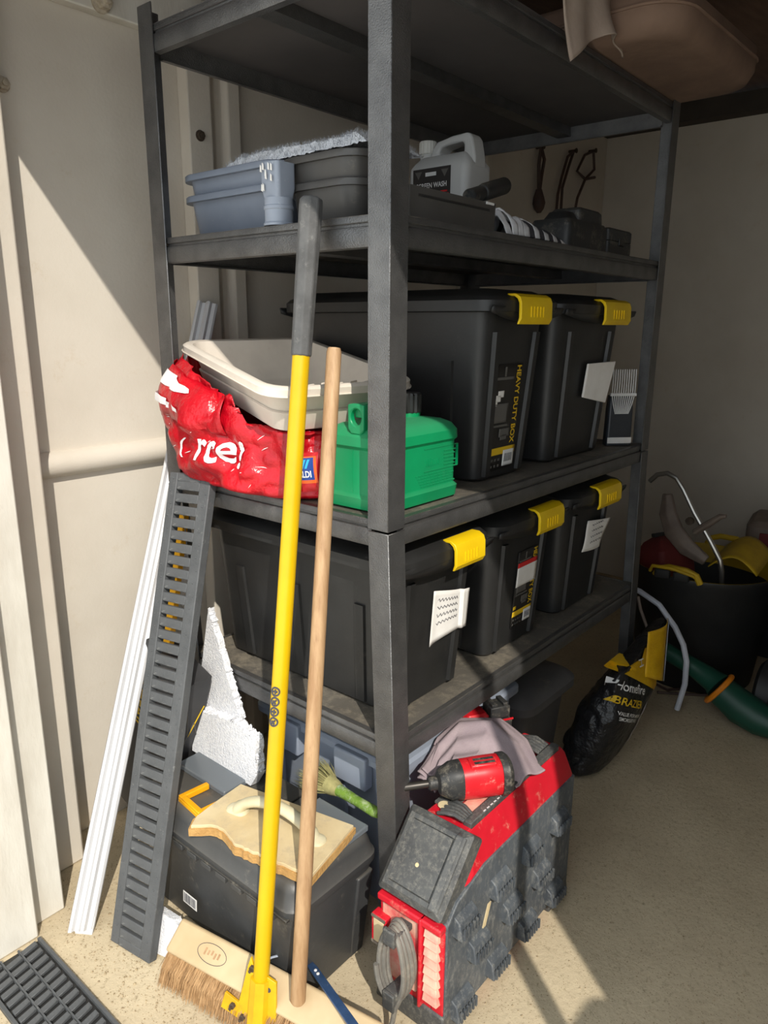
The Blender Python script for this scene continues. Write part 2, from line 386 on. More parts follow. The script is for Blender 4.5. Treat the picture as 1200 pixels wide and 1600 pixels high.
def sheet(name, pts, material, parent, solid=.0006, bend=0):
    """quad sheet from four corners (bl, br, tr, tl)"""
    a, b2, c, d = [Vector(p) for p in pts]
    n = (b2 - a).cross(d - a).normalized()
    f = lambda u, v: tuple(a * (1 - u) * (1 - v) + b2 * u * (1 - v) + c * u * v + d * (1 - u) * v + n * bend * (math.sin(u * PI) + .6 * math.sin(v * 5 + u * 3)))
    return MB().grid(f, 8, 8).build(name, material, parent, smooth=True, solid=solid, offset=1)
def sticker(parent, face, x0, x1, z0, z1, white=None):
    s = sheet('sticker', [face(x0, z0, .002), face(x1, z0, .002), face(x1, z1, .002), face(x0, z1, .002)], 'sticker_black', parent)
    w, h = x1 - x0, z1 - z0
    def q(name, u0, u1, v0, v1, mt, off=.0035):
        return sheet(name, [face(x0 + w * u, z0 + h * v, off) for u, v in ((u0, v0), (u1, v0), (u1, v1), (u0, v1))], mt, s, .0003)
    q('yellow_band', 0, 1, .15, .22, 'print_yellow')
    q('barcode', .58, .97, .03, .185, 'print_white', .0042)
    for k in range(7): q('bar', .64 + .04 * k, .655 + .04 * k, .07, .15, 'ink', .0050)
    for (u0, u1, v0, v1) in ((.06, .10, .42, .88), (.06, .70, .86, .885), (.06, .68, .42, .44), (.36, .42, .89, .98), (.10, .60, .46, .64)):
        q('print', u0, u1, v0, v1, 'sticker_grey')
    for (u0, u1, v0, v1) in ((.14, .30, .66, .72), (.2, .4, .70, .76), (.1, .2, .62, .67)): q('print', u0, u1, v0, v1, 'paper')
    q('print', .02, .16, .245, .29, 'print_yellow')
    q('print', .36, .72, .32, .40, 'sticker_grey', .004); q('print', .42, .64, .29, .34, 'sticker_grey', .004)
    for k in range(4): q('print', .06 + .12 * k, .13 + .12 * k, .09, .115, 'sticker_grey'); q('print', .06 + .12 * k, .12 + .12 * k, .03, .055, 'sticker_grey')
    p0 = face(x0 + w * .78, z1 - h * .01, .0038); pdn = face(x0 + w * .78, z0 + h * .25, .0038)
    u = (pdn - p0).normalized(); M0 = frame(p0, u, (1, 0, 0))
    ln = (pdn - p0).length
    tx = text_mb('HEAVY DUTY BOX', .022, M0, xs=1.0); 
    L0 = max((M0.inverted() @ p).x for p in tx.v); k = ln / L0
    tx = text_mb('HEAVY DUTY BOX', .024, M0, xs=k * .022 / .024, bold=.0005); tx.build('lettering', 'print_yellow', s)
    if white:
        for (u0, u1, v0, v1, mt) in white: q('paper_label', u0, u1, v0, v1, mt, .0050)
    return s
sticker(tA, fA, .384, .497, .942, 1.163)
sticker(tD, fD, .516, .604, .553, .742, white=[(-.02, 1.0, .55, .80, 'paper'), (-.02, 1.0, .80, .86, 'print_red')])
def scribble(parent, face, x0, x1, z0, z1, off, n=4):
    rnd = random.Random(int(x0 * 1000))
    for k in range(n):
        zz = z1 - (z1 - z0) * (k + 1) / (n + 1); xa = x0 + (x1 - x0) * .12; pts = []
        for i in range(26):
            u = i / 25; pts.append(face(xa + (x1 - x0) * .7 * u, zz + .004 * math.sin(i * 1.9 + k) * rnd.uniform(.4, 1), off))
        MB().tube(pts, .0006, 4).build('handwriting', 'ink', parent)
# paper label of the corner tote: wraps the rib and hangs loose
lab = MB()
def lf(u, v):
    x = .190 + .118 * u; z = (.622 + .010 * u) * (1 - v) + (.742 - .024 * u) * v + .012 * math.sin(u * PI) * (1 - v)
    off = .004 + .010 * max(0, math.sin((u - .1) * 3.6)) * (1 - .35 * v) + (.006 if u > .72 else 0)
    return tuple(fC(x, z, off))
pl = lab.grid(lf, 14, 10).build('paper_label', 'paper', tC, smooth=True, solid=.0005, offset=0)
for k in range(4):
    MB().tube([Vector(lf(.12 + .5 * i / 20, .82 - .15 * k + .035 * math.sin(i * 2.1 + k))) + V(0, -.0016, 0) for i in range(21)], .0006, 4).build('handwriting', 'ink', pl)
# block label on the right middle tote (thick folded pad)
pts = [(.785, 1.070), (.905, 1.052), (.945, 1.152), (.782, 1.150)]
m = MB(); off0, off1 = .008, .028
m.hexa([fB(.785, 1.072, off0), fB(.915, 1.055, off0), fB(.945, 1.150, off0), fB(.790, 1.152, off0),
        fB(.785, 1.072, off0 + .006), fB(.885, 1.052, off1), fB(.912, 1.155, off1), fB(.790, 1.152, off0 + .006)])
pb = m.build('foam_label', 'paper', tB, bevel=.002)
scr = [(.81, 1.125), (.85, 1.11), (.83, 1.095)]
pE = sheet('paper_label', [fE(.853, .663, .004), fE(.945, .660, .012), fE(.980, .737, .016), fE(.868, .746, .004)], 'paper', tE, bend=.003)
for k in range(4):
    MB().tube([fE(.872 + .07 * i / 16, .735 - .016 * k + .003 * math.sin(i * 2.3 + k), .0155) for i in range(17)], .0006, 4).build('handwriting', 'ink', pE)
# ------------------------------------------------------------ middle shelf things
from mathutils.bvhtree import BVHTree
def bvh_of(mb): return BVHTree.FromPolygons([tuple(p) for p in mb.v], mb.f)
mat('can_green', srgb(8, 148, 92), srgb(6, 134, 82), 6, .38, bump=.06, bscale=60, dust=srgb(96, 150, 120), dustamt=.10, dustscale=8, up=.3)
mat('bag_red', srgb(206, 12, 32), srgb(160, 6, 24), 9, .30, bump=.6, bscale=45, bdist=.008, dust=srgb(226, 190, 190), dustamt=.02, dustscale=40)
mat('bag_white', srgb(240, 236, 236), rough=.5)
mat('tray_cream', srgb(224, 214, 200), srgb(208, 198, 186), 7, .5, bump=.05, dust=srgb(176, 160, 146), dustamt=.12, dustscale=10)
mat('aldi_blue', srgb(20, 62, 140), rough=.4); mat('aldi_light', srgb(40, 170, 216), rough=.4); mat('aldi_orange', srgb(240, 96, 30), rough=.4)
mat('packet_red', srgb(206, 26, 36), srgb(180, 16, 28), 20, .35)

# fuel can
can = thing('fuel_can', 'green plastic fuel can with black cap beside the corner post', 'fuel can', (.143, .108, .924))
M0 = T(.143, .108, .924)
w, d = .226, .152
MB(M0).rbox(w, d, .022, [(0, .006), (.003, .001), (.022, -.001), (.027, .004), (.030, .005), (.106, .005), (.109, .003), (.112, 0), (.128, .001), (.140, .010), (.147, .026), (.151, .05)], n=5).build('can_body', 'can_green', can, smooth=True, angle=30)
# carrying handle: upright web with an eye at the left end
hp = [(-.108, .132), (-.110, .176), (-.104, .186), (-.070, .187), (-.020, .186), (.000, .178), (.014, .150), (.024, .142)]
hole = [(-.088 + .0135 * math.cos(a * PI / 8), .166 + .0145 * math.sin(a * PI / 8)) for a in range(16)]
hm = MB(frame((.036, .101, .924), (0, -1, 0), (0, 0, 1)))      # x across the can, y up, z towards -X
hole = [(.0125 * math.cos(a * PI / 8), .162 + .0145 * math.sin(a * PI / 8)) for a in range(16)]
op = []
for x, z in hole:
    dz = z - .162; k = min(.0185 / max(abs(x), 1e-5), (.023 if dz > 0 else .030) / max(abs(dz), 1e-5)); op.append((x * k, .162 + dz * k))
n = len(hole)
vs = [(x, z, -.010) for x, z in hole] + [(x, z, -.010) for x, z in op] + [(x, z, .003) for x, z in hole] + [(x, z, .003) for x, z in op]
fs = []
for i in range(n):
    j = (i + 1) % n
    fs += [(i, j, n + j, n + i), (2 * n + i, 3 * n + i, 3 * n + j, 2 * n + j), (i, 2 * n + i, 2 * n + j, j), (n + i, n + j, 3 * n + j, 3 * n + i)]
hm.add(vs, fs)
hm2 = MB(T(.143, .101, .924) @ RX(90)); hm2.prism([(-.100, .160), (-.100, .1845), (-.020, .186), (.000, .176), (.012, .152), (.026, .140), (.026, .132), (-.040, .132), (-.050, .160)], -.011, .011)
hm.v += hm2.v; k0 = len(hm.v) - len(hm2.v); hm.f += [tuple(i + k0 for i in f) for f in hm2.f]
hm.build('handle', 'can_green', can, bevel=.0025)
MB(T(.188, .108, .924)).lathe([(.022, .140), (.022, .158), (.016, .160)], 20).build('neck', 'can_green', can, smooth=True)
cap = MB(T(.188, .108, .924))
cap.loft([[((.022 + .0022 * (k % 2)) * math.cos(2 * PI * k / 32) * s, (.022 + .0022 * (k % 2)) * math.sin(2 * PI * k / 32) * s, z) for k in range(32)] for z, s in ((.158, .98), (.160, 1), (.190, 1), (.194, .93))])
cap.build('cap', 'black_plastic', can)
# embossed panel and lines of raised small print on the long side
def emb(x0, x1, z0, z1, y=.0325, h=.0012):
    MB().box(x0, x1, y - h, y + .004, z0, z1).build('embossing', 'can_green', can)
for z in (1.023, .982): emb(.145, .250, z, z + .0012, .0372)
emb(.2490, .2502, .982, 1.023, .0372)
for k in range(7): emb(.150 + .006 * k, .1535 + .006 * k, .992, 1.004 + .003 * math.sin(k), .0372)
for k in range(5): emb(.205, .244 - .004 * (k % 3), 1.014 - .0065 * k, 1.0158 - .0065 * k, .0372)
rnd = random.Random(3)
for k in range(7):
    x = .120 + .004 * k
    z = .976 - .0052 * k
    while x < .232:
        l = rnd.uniform(.004, .011); emb(x, x + l, z, z + .0022, .0372, .0009); x += l + .0025
tr = [(.0, .0), (.016, .0), (.008, .014)]
MB(frame((.0358, .092, .972), (0, -1, 0), (0, 0, 1))).tube([(*tr[0], 0), (*tr[1], 0), (*tr[2], 0)], .0008, 5, closed=True).build('embossing', 'can_green', can)
MB(frame((.0355, .110, .935), (0, -1, 0), (0, 0, 1))).box(-.0006, .0006, 0, .11, -.001, .001).build('mould_seam', 'can_green', can)

# cream tray resting on bag and can
A_, B_, C_ = V(.05, .62, 1.200), V(-.08, .19, 1.130), V(.215, .104, 1.135)
Mt = frame(B_, C_ - B_, A_ - B_); tw, td = (C_ - B_).length, (A_ - B_).length
Mt = Mt @ T(tw / 2, td / 2, 0)
tray = thing('plastic_tray', 'cream plastic tray tilted on top of the red bag', 'tray', tuple((A_ + C_) / 2 - V(0, 0, .08)))
def trring(z, ins, r): return [(x, y, z) for x, y in rrect(tw - 2 * ins, td - 2 * ins, r, 5)]
MB(Mt).loft([trring(-.012, -.004, .05), trring(-.012, .0, .05), trring(.0, .0, .05), trring(.003, .004, .05), trring(.002, .014, .045), trring(-.006, .017, .042), trring(-.078, .042, .03), trring(-.082, .052, .025)], (False, True)).build('basin', 'tray_cream', tray, smooth=True, solid=.0025, offset=1, angle=50)
MB(Mt).loft([trring(-.045, .030, .036), trring(-.047, .0265, .036), trring(-.082, .039, .03), trring(-.087, .05, .025)], (False, True)).build('lower_shell', 'tray_cream', tray, smooth=True, angle=40)
for k in range(7):
    xx = -.075 + .03 * k
    MB(Mt @ T(xx, -td / 2 + .060, -.078) @ RZ(20)).box(-.010, .010, -.0015, .0015, 0, .074 - .002 * (k % 2)).build('divider', 'tray_cream', tray, bevel=.001)

# red carrier bag
bag = thing('carrier_bag', 'crumpled red plastic carrier bag under the cream tray', 'bag', (.12, .40, .924))
MTI = Mt.inverted()
def bagS(u, v):
    th = 2 * PI * u; c, s = math.cos(th), math.sin(th)
    k = (abs(c) ** 3.2 + abs(s) ** 3.2) ** (-1 / 3.2)
    ax, ay = .150, .205
    y0 = ay * s * k; x0 = ax * c * k
    left = max(0, s) ** 2
    front = max(0, -c) ** 1.5
    r = 1 + .07 * math.sin(PI * v) - .06 * v * front
    y = .392 + y0 * r; x = .125 + x0 * (r + .06 * front * math.sin(PI * min(1, v * 1.25)))
    zt = 1.105 + .085 * max(0, min(1, (y - .25) / .33)) - .02 * front
    y += left * (.055 * math.exp(-((v - .62) / .22) ** 2) - .02 * (v < .1))
    z = .9265 + v * (zt - .9265)
    # folds: a deep diagonal crease at mid height plus crumple
    cr = .016 * front * math.sin(18 * (z - 1.02) + 9 * (y - .4)) * math.sin(PI * v)
    nn = (abs(fbm(x, y, z, 11, 3)) - .22) * .042 + fbm(x + 3, y, z, 30, 2) * .004
    e = math.sin(PI * min(1, v * 4 + .12)) if v < .12 else 1
    f = (cr + nn) * e
    x += c * f; y += s * f
    q = MTI @ Vector((x, y, z))
    if abs(q.x) < tw / 2 + .004 and abs(q.y) < td / 2 + .004 and q.z > -.088:
        ed = max(abs(q.x) - tw / 2 + .05, abs(q.y) - td / 2 + .05, 0)
        if q.z < .05 and ed < .012 + (.09 + q.z) * .35 + .02: z -= (q.z + .089)
    if v < .04: x -= c * .012 * (1 - v / .04); y -= s * .012 * (1 - v / .04)
    return (x, y, z)
bm_ = MB()
NU, NV = 120, 44
ring = [[bagS(i / NU, j / NV) for i in range(NU)] for j in range(NV + 1)]
bm_.loft(ring, (True, False))
bm_.build('bag_skin', 'bag_red', bag, smooth=True, solid=.0012, offset=1, angle=80)
bt = bvh_of(bm_)
def on_bag(Y, Z, off=.004):
    h = bt.ray_cast(Vector((-.6, Y, Z)), Vector((1, 0, 0)))
    return (h[0].x - off if h[0] else -.03, Y, Z)
text_mb('rce', .084, Matrix.Identity(4), 3, lambda x, y: on_bag(.452 - x * .95 - y * .10, .984 + y, .004), bold=.0012).build('lettering', 'bag_white', bag)
text_mb('!', .070, Matrix.Identity(4), 3, lambda x, y: on_bag(.348 - x - y * .2, .978 + y, .004), bold=.002).build('lettering', 'bag_white', bag)
text_mb('(', .042, Matrix.Identity(4), 3, lambda x, y: on_bag(.515 - x - y * .4, .990 + y, .004), bold=.001).build('lettering', 'bag_white', bag)
rnd = random.Random(11)
for k in range(16):
    y, z = rnd.uniform(.26, .56), rnd.uniform(.945, 1.06); l = rnd.uniform(.004, .018); a = rnd.uniform(-.8, .4)
    MB().tube([on_bag(y + l * (t - .5) * math.cos(a), z + l * (t - .5) * math.sin(a), .0032) for t in (0, .25, .5, .75, 1)], [.0002, .0006, .0008, .0005, .0002], 4).build('scuff', 'bag_white', bag)
# folded top band with white lining at the left end
def band(u, v):
    th = .10 + .72 * u; p = Vector(bagS((.18 + .34 * u) % 1, .93)); q = Vector(bagS((.18 + .34 * u) % 1, .55))
    o = Vector((p.x - .125, p.y - .392, 0)).normalized()
    return tuple(p * (1 - v) + q * v + o * (.006 + .016 * math.sin(PI * v)) + V(0, 0, .004))
MB().grid(band, 30, 10).build('folded_top', 'bag_red', bag, smooth=True, solid=.001)
def lin(a0, a1, v0, v1):
    def f(u, v):
        uu = a0 + (a1 - a0) * u; w2 = math.sin(PI * min(1, max(0, u))) ** .6
        p = Vector(band(uu, v0 + (v1 - v0) * (.5 + (v - .5) * w2))); o = Vector((p.x - .125, p.y - .392, 0)).normalized(); return tuple(p + o * .003)
    MB().grid(f, 16, 5).build('white_lining', 'bag_white', bag, smooth=True)
lin(.42, .80, .10, .36); lin(.36, .80, .60, .78)

# small snack packet between bag and can
pk = thing('snack_packet', 'small red and blue snack packet tucked between bag and green can', 'packet', (.005, .185, .93))
Mp = frame((-.026, .172, .955), (.18, -1, .15), (0, .10, 1))
def pil(u, v):
    b = .012 * (math.sin(PI * u) * math.sin(PI * v)) ** .5
    return (.044 * u, .068 * v, b)
MB(Mp).grid(pil, 10, 12).build('packet_front', 'packet_red', pk, smooth=True)
MB(Mp).grid(lambda u, v: (.044 * u, .068 * v, -pil(u, v)[2]), 10, 12).build('packet_back', 'packet_red', pk, smooth=True)
def pat(x0, x1, y0, y1, off, mt, nm='print', sk=0):
    MB(Mp).grid(lambda u, v: ((x := x0 + (x1 - x0) * u + sk * (v - .5)), (y := y0 + (y1 - y0) * v), pil(min(1, max(0, x / .044)), min(1, max(0, y / .068)))[2] + off)[0:3], 8, 6).build(nm, mt, pk, smooth=True)
pat(.001, .040, .016, .062, .0006, 'aldi_orange'); pat(.003, .036, .022, .060, .0010, 'aldi_blue')
for k in range(3): pat(.006 + .008 * k, .011 + .008 * k, .042, .057, .0014, 'aldi_light', sk=.006)
text_mb('ALDI', .0155, Mp, 1, lambda x, y: (.005 + x, .027 + y, pil((.005 + x) / .044, (.027 + y) / .068)[2] + .0018), xs=.82, bold=.0004).build('lettering', 'print_white', pk)

# bundle of cable ties in a sleeve at the right end of the middle shelf
mat('tie_white', srgb(214, 214, 214), rough=.45); mat('sleeve', srgb(52, 56, 62), srgb(44, 48, 54), 14, .35)
ct = thing('cable_tie_pack', 'pack of white cable ties standing by the right post', 'cable ties', (1.050, .058, .924))
Mk = T(1.050, .058, .924) @ RZ(-42)
MB(Mk).rbox(.072, .030, .008, [(0, .0), (.003, 0), (.10, .001), (.135, .004)]).build('sleeve', 'sleeve', ct, smooth=True)
for k in range(11):
    x = -.032 + .0064 * k
    MB(Mk).tube([(-.018 + .0036 * k, -.0165, .086), (-.026 + .0052 * k, -.0175, .111), (x, -.018, .138), (x + .001, -.016, .176), (x + .001, -.014, .204)], .0015, 5).build('cable_tie', 'tie_white', ct)
MB(Mk).box(-.037, .037, -.021, -.014, .134, .142).build('band', 'tie_white', ct, bevel=.001)
MB(Mk).box(-.034, .034, -.0165, -.0145, .006, .022).build('header_card', 'paper', ct)
# ------------------------------------------------------------ upper shelf things
ZU = 1.4045
mat('basin_blue', srgb(128, 136, 150), srgb(116, 124, 138), 6, .5, bump=.05, dust=srgb(214, 214, 212), dustamt=.05, dustscale=14)
mat('grey_pvc', srgb(150, 158, 172), srgb(138, 146, 160), 8, .45, dust=srgb(230, 230, 228), dustamt=.12, dustscale=30)
mat('dark_grey_plastic', srgb(76, 74, 72), srgb(66, 64, 62), 8, .42, bump=.05, dust=srgb(120, 112, 100), dustamt=.08)
mat('towel', srgb(226, 228, 232), srgb(206, 208, 214), 40, .95, bump=.8, bscale=180, bdist=.006)
mat('jug_white', srgb(206, 206, 204), srgb(196, 196, 194), 5, .35, dust=srgb(170, 160, 150), dustamt=.08)
mat('jug_cap', srgb(232, 230, 222), rough=.45)
mat('label_dark', srgb(40, 36, 36), rough=.45)
def basin(z, w, d, h, cx, cy, mt, name, label, cat, group, rim=.012, ins=.022, cr=.045, lip=.014):
    o = thing(name, label, cat, (cx, cy, z), group)
    M0 = T(cx, cy, z)
    R = lambda zz, i, r: [(x, y, zz) for x, y in rrect(w - 2 * i, d - 2 * i, r, 6)]
    MB(M0).loft([R(h - rim, 0, cr), R(h - .002, 0, cr), R(h, .002, cr), R(h, lip * .7, cr), R(h - .003, lip, cr * .9), R(.006, ins + .006, cr * .7), R(.004, ins + .02, cr * .5)], (False, True)).build('basin', mt, o, smooth=True, angle=50)
    MB(M0).loft([R(h - rim, 0, cr), R(h - rim, lip * .75, cr * .9), R(.006, ins, cr * .7), R(.0, ins + .006, cr * .6)], (False, True)).build('outer_wall', mt, o, smooth=True, angle=40)
    return o
gb = 'stacked plastic tubs on the upper shelf'
basin(ZU, .36, .30, .083, .245, .470, 'basin_blue', 'storage_tub', 'lower of two stacked blue-grey tubs on the upper shelf', 'tub', gb)
basin(ZU + .040, .36, .30, .083, .245, .470, 'basin_blue', 'storage_tub', 'upper of two stacked blue-grey tubs, under the white towel', 'tub', gb)
gt = 'dark grey trays on the upper shelf'
basin(ZU, .145, .19, .070, .125, .208, 'dark_grey_plastic', 'seed_tray', 'lower of two dark grey rounded trays behind the corner post', 'tray', gt, rim=.012, ins=.016, cr=.05, lip=.010)
t2 = basin(ZU + .045, .150, .205, .068, .125, .212, 'dark_grey_plastic', 'seed_tray', 'upper of two dark grey rounded trays behind the corner post', 'tray', gt, rim=.012, ins=.016, cr=.05, lip=.010)
# round to square pipe adaptor
pa = thing('pipe_fitting', 'grey plastic downpipe fitting with plaster splashes on upper shelf edge', 'pipe fitting', (.030, .262, ZU))
M0 = T(.030, .276, ZU) @ Matrix.Diagonal((.74, .74, .9, 1))
MB(M0).lathe([(.036, 0), (.036, .004), (.033, .007), (.033, .028), (.035, .030), (.035, .035), (.033, .037), (.033, .050)], 28).build('round_socket', 'grey_pvc', pa, smooth=True, angle=30)
sq = rrect(.058, .062, .010, 6); cir = [(.033 * math.cos(math.atan2(y, x)), .033 * math.sin(math.atan2(y, x))) for x, y in sq]
MB(M0).loft([[(x, y, .050) for x, y in cir], [(x, y, .068) for x, y in sq], [(x, y, .112) for x, y in sq]]).build('square_socket', 'grey_pvc', pa, smooth=True, angle=30)
rnd = random.Random(5)
for k in range(9):
    MB(M0).add([( -.0335 - .0003 , rnd.uniform(-.02, .02) + dy, .055 + rnd.uniform(0, .05) + dz) for dy, dz in ((0, 0),)] and [(-.0338, yy := rnd.uniform(-.018, .018), zz := rnd.uniform(.055, .10)), (-.0338, yy + .006, zz + .002), (-.0338, yy + .005, zz + .014), (-.0338, yy + .001, zz + .011)], [(0, 1, 2, 3)]).build('plaster_splash', 'paper', pa, solid=.0006)
# fluffy towel on the tubs
def tw_(u, v):
    x, y = .095 + .15 * u, .13 + .38 * v
    e = min(1, 6 * u * (1 - u) * 2, 6 * v * (1 - v) * 2)
    return (x + .006 * fbm(x, y, 0, 40), y + .006 * fbm(x, y, 4, 40), ZU + .126 + e * (.022 + .006 * fbm(x, y, 0, 14)) + .0045 * abs(fbm(x, y, 2, 90, 2)))
tm = MB().grid(tw_, 70, 70)
to = tm.build('towel', 'towel', None, smooth=True); tag(to, 'white fluffy towel lying across the blue-grey tubs', 'towel')
pile = MB()
for k in range(5200):
    u, v = rnd.random(), rnd.random(); p = Vector(tw_(u, v)); q = p + V(rnd.uniform(-.005, .005), rnd.uniform(-.005, .005), rnd.uniform(.003, .010))
    pile.add([p + V(.0008, 0, 0), p - V(.0008, 0, 0), q], [(0, 1, 2)])
pl_ = pile.build('towel_pile', 'towel', to); pl_['kind'] = 'stuff'

# screen wash jug: body along Y, label face towards -X
jug = thing('screenwash_jug', 'white five litre screen wash jug with dark label on upper shelf', 'jug', (.615, .332, ZU))
Mj = T(.615, .332, ZU)     # local: x depth .10, y width .17, z up .25
jw, jd = .104, .168
MB(Mj).rbox(jw, jd, .018, [(0, .005), (.004, 0), (.178, 0), (.186, .001), (.198, .010), (.208, .020), (.212, .026)], n=5).build('jug_body', 'jug_white', jug, smooth=True, angle=40)
# shoulder slab that carries the handle arch, profile in the YZ plane
def slab(poly, x0, x1): return MB(Mj @ Matrix(((0, 0, 1, 0), (1, 0, 0, 0), (0, 1, 0, 0), (0, 0, 0, 1)))).prism(poly, x0, x1)
arch_o = [(-.083, .165), (-.084, .196), (-.074, .240), (-.064, .252), (-.020, .250), (.022, .242), (.036, .228), (.042, .208), (.042, .165)]
arch_i = [(-.052, .212), (-.052, .230), (-.046, .234), (-.018, .233), (.008, .229), (.016, .222), (.016, .212), (-.010, .207), (-.038, .206)]
def ring_prism(outer, inner, x0, x1, n=40):
    def samp(poly):
        P = [Vector((*p, 0)) for p in poly] + [Vector((*poly[0], 0))]
        c = sum(P[:-1], Vector()) / (len(P) - 1); out = []
        for k in range(n):
            a = 2 * PI * k / n; dv = Vector((math.cos(a), math.sin(a), 0)); best = None
            for i in range(len(P) - 1):
                e = P[i + 1] - P[i]; den = dv.x * e.y - dv.y * e.x
                if abs(den) < 1e-9: continue
                w_ = P[i] - CEN; t = (w_.x * e.y - w_.y * e.x) / den; s_ = (w_.x * dv.y - w_.y * dv.x) / den
                if t > 0 and -1e-6 <= s_ <= 1 + 1e-6: best = t if best is None else min(best, t) if poly is inner else max(best, t)
            out.append(CEN + dv * (best or .01))
        return out
    CEN = sum((Vector((*p, 0)) for p in inner), Vector()) / len(inner)
    so, si = samp(outer), samp(inner)
    mb = MB(Mj @ Matrix(((0, 0, 1, 0), (1, 0, 0, 0), (0, 1, 0, 0), (0, 0, 0, 1))))
    vs = [(p.x, p.y, x0) for p in si] + [(p.x, p.y, x0) for p in so] + [(p.x, p.y, x1) for p in si] + [(p.x, p.y, x1) for p in so]; fs = []
    for i in range(n):
        j = (i + 1) % n; fs += [(i, j, n + j, n + i), (2 * n + i, 3 * n + i, 3 * n + j, 2 * n + j), (i, 2 * n + i, 2 * n + j, j), (n + i, n + j, 3 * n + j, 3 * n + i)]
    return mb.add(vs, fs)
ring_prism(arch_o, arch_i, -.022, .024).build('handle', 'jug_white', jug, bevel=.006, segs=3)
MB(Mj @ T(-.005, .060, 0)).lathe([(.018, .200), (.018, .226)], 20).build('neck', 'jug_white', jug, smooth=True)
cp = MB(Mj @ T(-.005, .060, 0)); cp.loft([[((.024 + .0012 * (k % 2)) * s * math.cos(2 * PI * k / 36), (.024 + .0012 * (k % 2)) * s * math.sin(2 * PI * k / 36), z) for k in range(36)] for z, s in ((.222, .86), (.226, .85), (.247, .83), (.250, .76))]); cp.build('cap', 'jug_cap', jug)
xl = .615 - jw / 2 - .0008
lb = MB().box(xl, xl + .001, .292, .398, ZU + .060, ZU + .182).build('label', 'label_dark', jug)
Ml = frame((xl - .0006, .388, ZU + .140), (0, -1, 0), (0, 0, 1))
text_mb('SCREEN WASH', .0150, Ml, xs=.86, bold=.0003).build('lettering', 'print_white', lb)
MB(frame((xl - .0004, .362, ZU + .165), (0, -1, 0), (0, 0, 1))).box(0, .030, 0, .008, -.0003, .0003).build('logo_plate', 'print_white', lb)
text_mb('LIQUID', .007, frame((xl - .0009, .359, ZU + .1418), (0, -1, 0), (0, 0, 1)), xs=.9).build('lettering', 'label_dark', lb) if False else None
for k in range(3): MB(frame((xl - .0004, .318 - .004 * k, ZU + .128 - .006 * k), (0, -1, 0), (0, 0, 1))).box(0, .018, 0, .0035, -.0003, .0003).build('print', 'print_red', lb)
for s in (0, 1): MB(frame((xl - .0004, .392 - .074 * s, ZU + .176), (0, -1, 0), (0, 0, 1))).add([(0, 0, 0), (.020, 0, 0), (.010, -.016, 0)], [(0, 1, 2)]).build('print', 'sticker_grey', lb)

# open black case in front of the jug
cs = thing('tool_case', 'open black plastic case at the front of the upper shelf', 'case', (.20, .075, ZU))
MB(T(.205, .068, ZU)).loft([[(x, y, z) for x, y in rrect(.262 - 2 * i, .086 - 2 * i, .008, 3)] for z, i in ((0, .004), (.002, .001), (.049, 0), (.049, .004), (.006, .006))], (True, True)).build('case_shell', 'dark_grey_plastic', cs, smooth=True, angle=35)
MB().box(.10, .31, .0245, .0258, ZU + .034, ZU + .038).build('case_seam', 'black_plastic', cs)
MB(T(.31, .026, ZU + .047)).box(-.012, .012, -.003, .003, -.002, .002).build('catch', 'tie_white', cs)
# black torch lying on the case
th_ = thing('torch', 'black cylindrical torch lying across the open case', 'torch', (.43, .10, 1.455))
Mh = frame((.330, .085, 1.471), (.165, .025, .044), (0, 0, 1)) @ RY(90)
MB(Mh).lathe([(.011, 0), (.014, .004), (.014, .05), (.012, .052), (.012, .060), (.0145, .062), (.0165, .075), (.0165, .170), (.015, .174)], 20).build('torch_body', 'dusty_black', th_, smooth=True, angle=30)
MB(Mh).lathe([(.0148, .1735), (.0148, .1745)], 20).build('torch_lens', 'sleeve', th_)
# striped fabric bag
mat('stripe_white', srgb(214, 214, 216), srgb(190, 190, 194), 30, .8)
mat('stripe_dark', srgb(60, 60, 66), srgb(48, 48, 54), 30, .8)
def sbag(u, v):
    x = .365 + .235 * u; h = (.052 - .032 * u) * math.sin(PI * min(1, v * 1.02)) ** .7
    y = .020 + .10 * v
    return (x, y - .006 * math.sin(3 * u), ZU + .002 + max(0, h * (1 + .35 * fbm(x, y, 0, 26))) + .004 * math.sin(u * 40 + 9 * v) * math.sin(PI * v))
sb = thing('striped_cloth', 'crumpled grey and white striped cloth next to the open case', 'cloth', (.48, .07, ZU))
N_ = 12
for k in range(N_):
    a, b2 = k / N_, (k + 1) / N_
    def part_(u, v, a=a, b2=b2):
        w_ = .05 * math.sin(v * 9)
        return sbag(min(1, max(0, a + (b2 - a) * u + w_ * (0 < k) )), v)
    MB().grid(part_, 5, 14).build('stripe', 'stripe_white' if (k < 4 or k % 2 == 1) else 'stripe_dark', sb, smooth=True, solid=.002)
# black charger units
ch = thing('battery_charger', 'black battery charger block at the right of the upper shelf', 'charger', (.74, .075, ZU))
MB(T(.735, .080, ZU)).rbox(.20, .10, .015, [(0, .004), (.004, 0), (.050, 0), (.060, .006)]).build('charger_body', 'dusty_black', ch, smooth=True)
MB(T(.765, .080, ZU)).rbox(.12, .08, .012, [(.060, 0), (.084, .002), (.090, .008)]).build('battery_dock', 'dusty_black', ch, smooth=True)
MB(T(.69, .080, ZU)).rbox(.07, .07, .02, [(.060, 0), (.078, .012)]).build('dock_slope', 'black_plastic', ch, smooth=True)
c2 = thing('small_case', 'low black case beyond the battery charger', 'case', (.92, .075, ZU))
MB(T(.912, .075, ZU)).rbox(.135, .085, .008, [(0, .003), (.003, 0), (.030, 0), (.031, .002), (.033, 0), (.056, 0), (.060, .004)]).build('case_body', 'dusty_black', c2, smooth=True, angle=30)
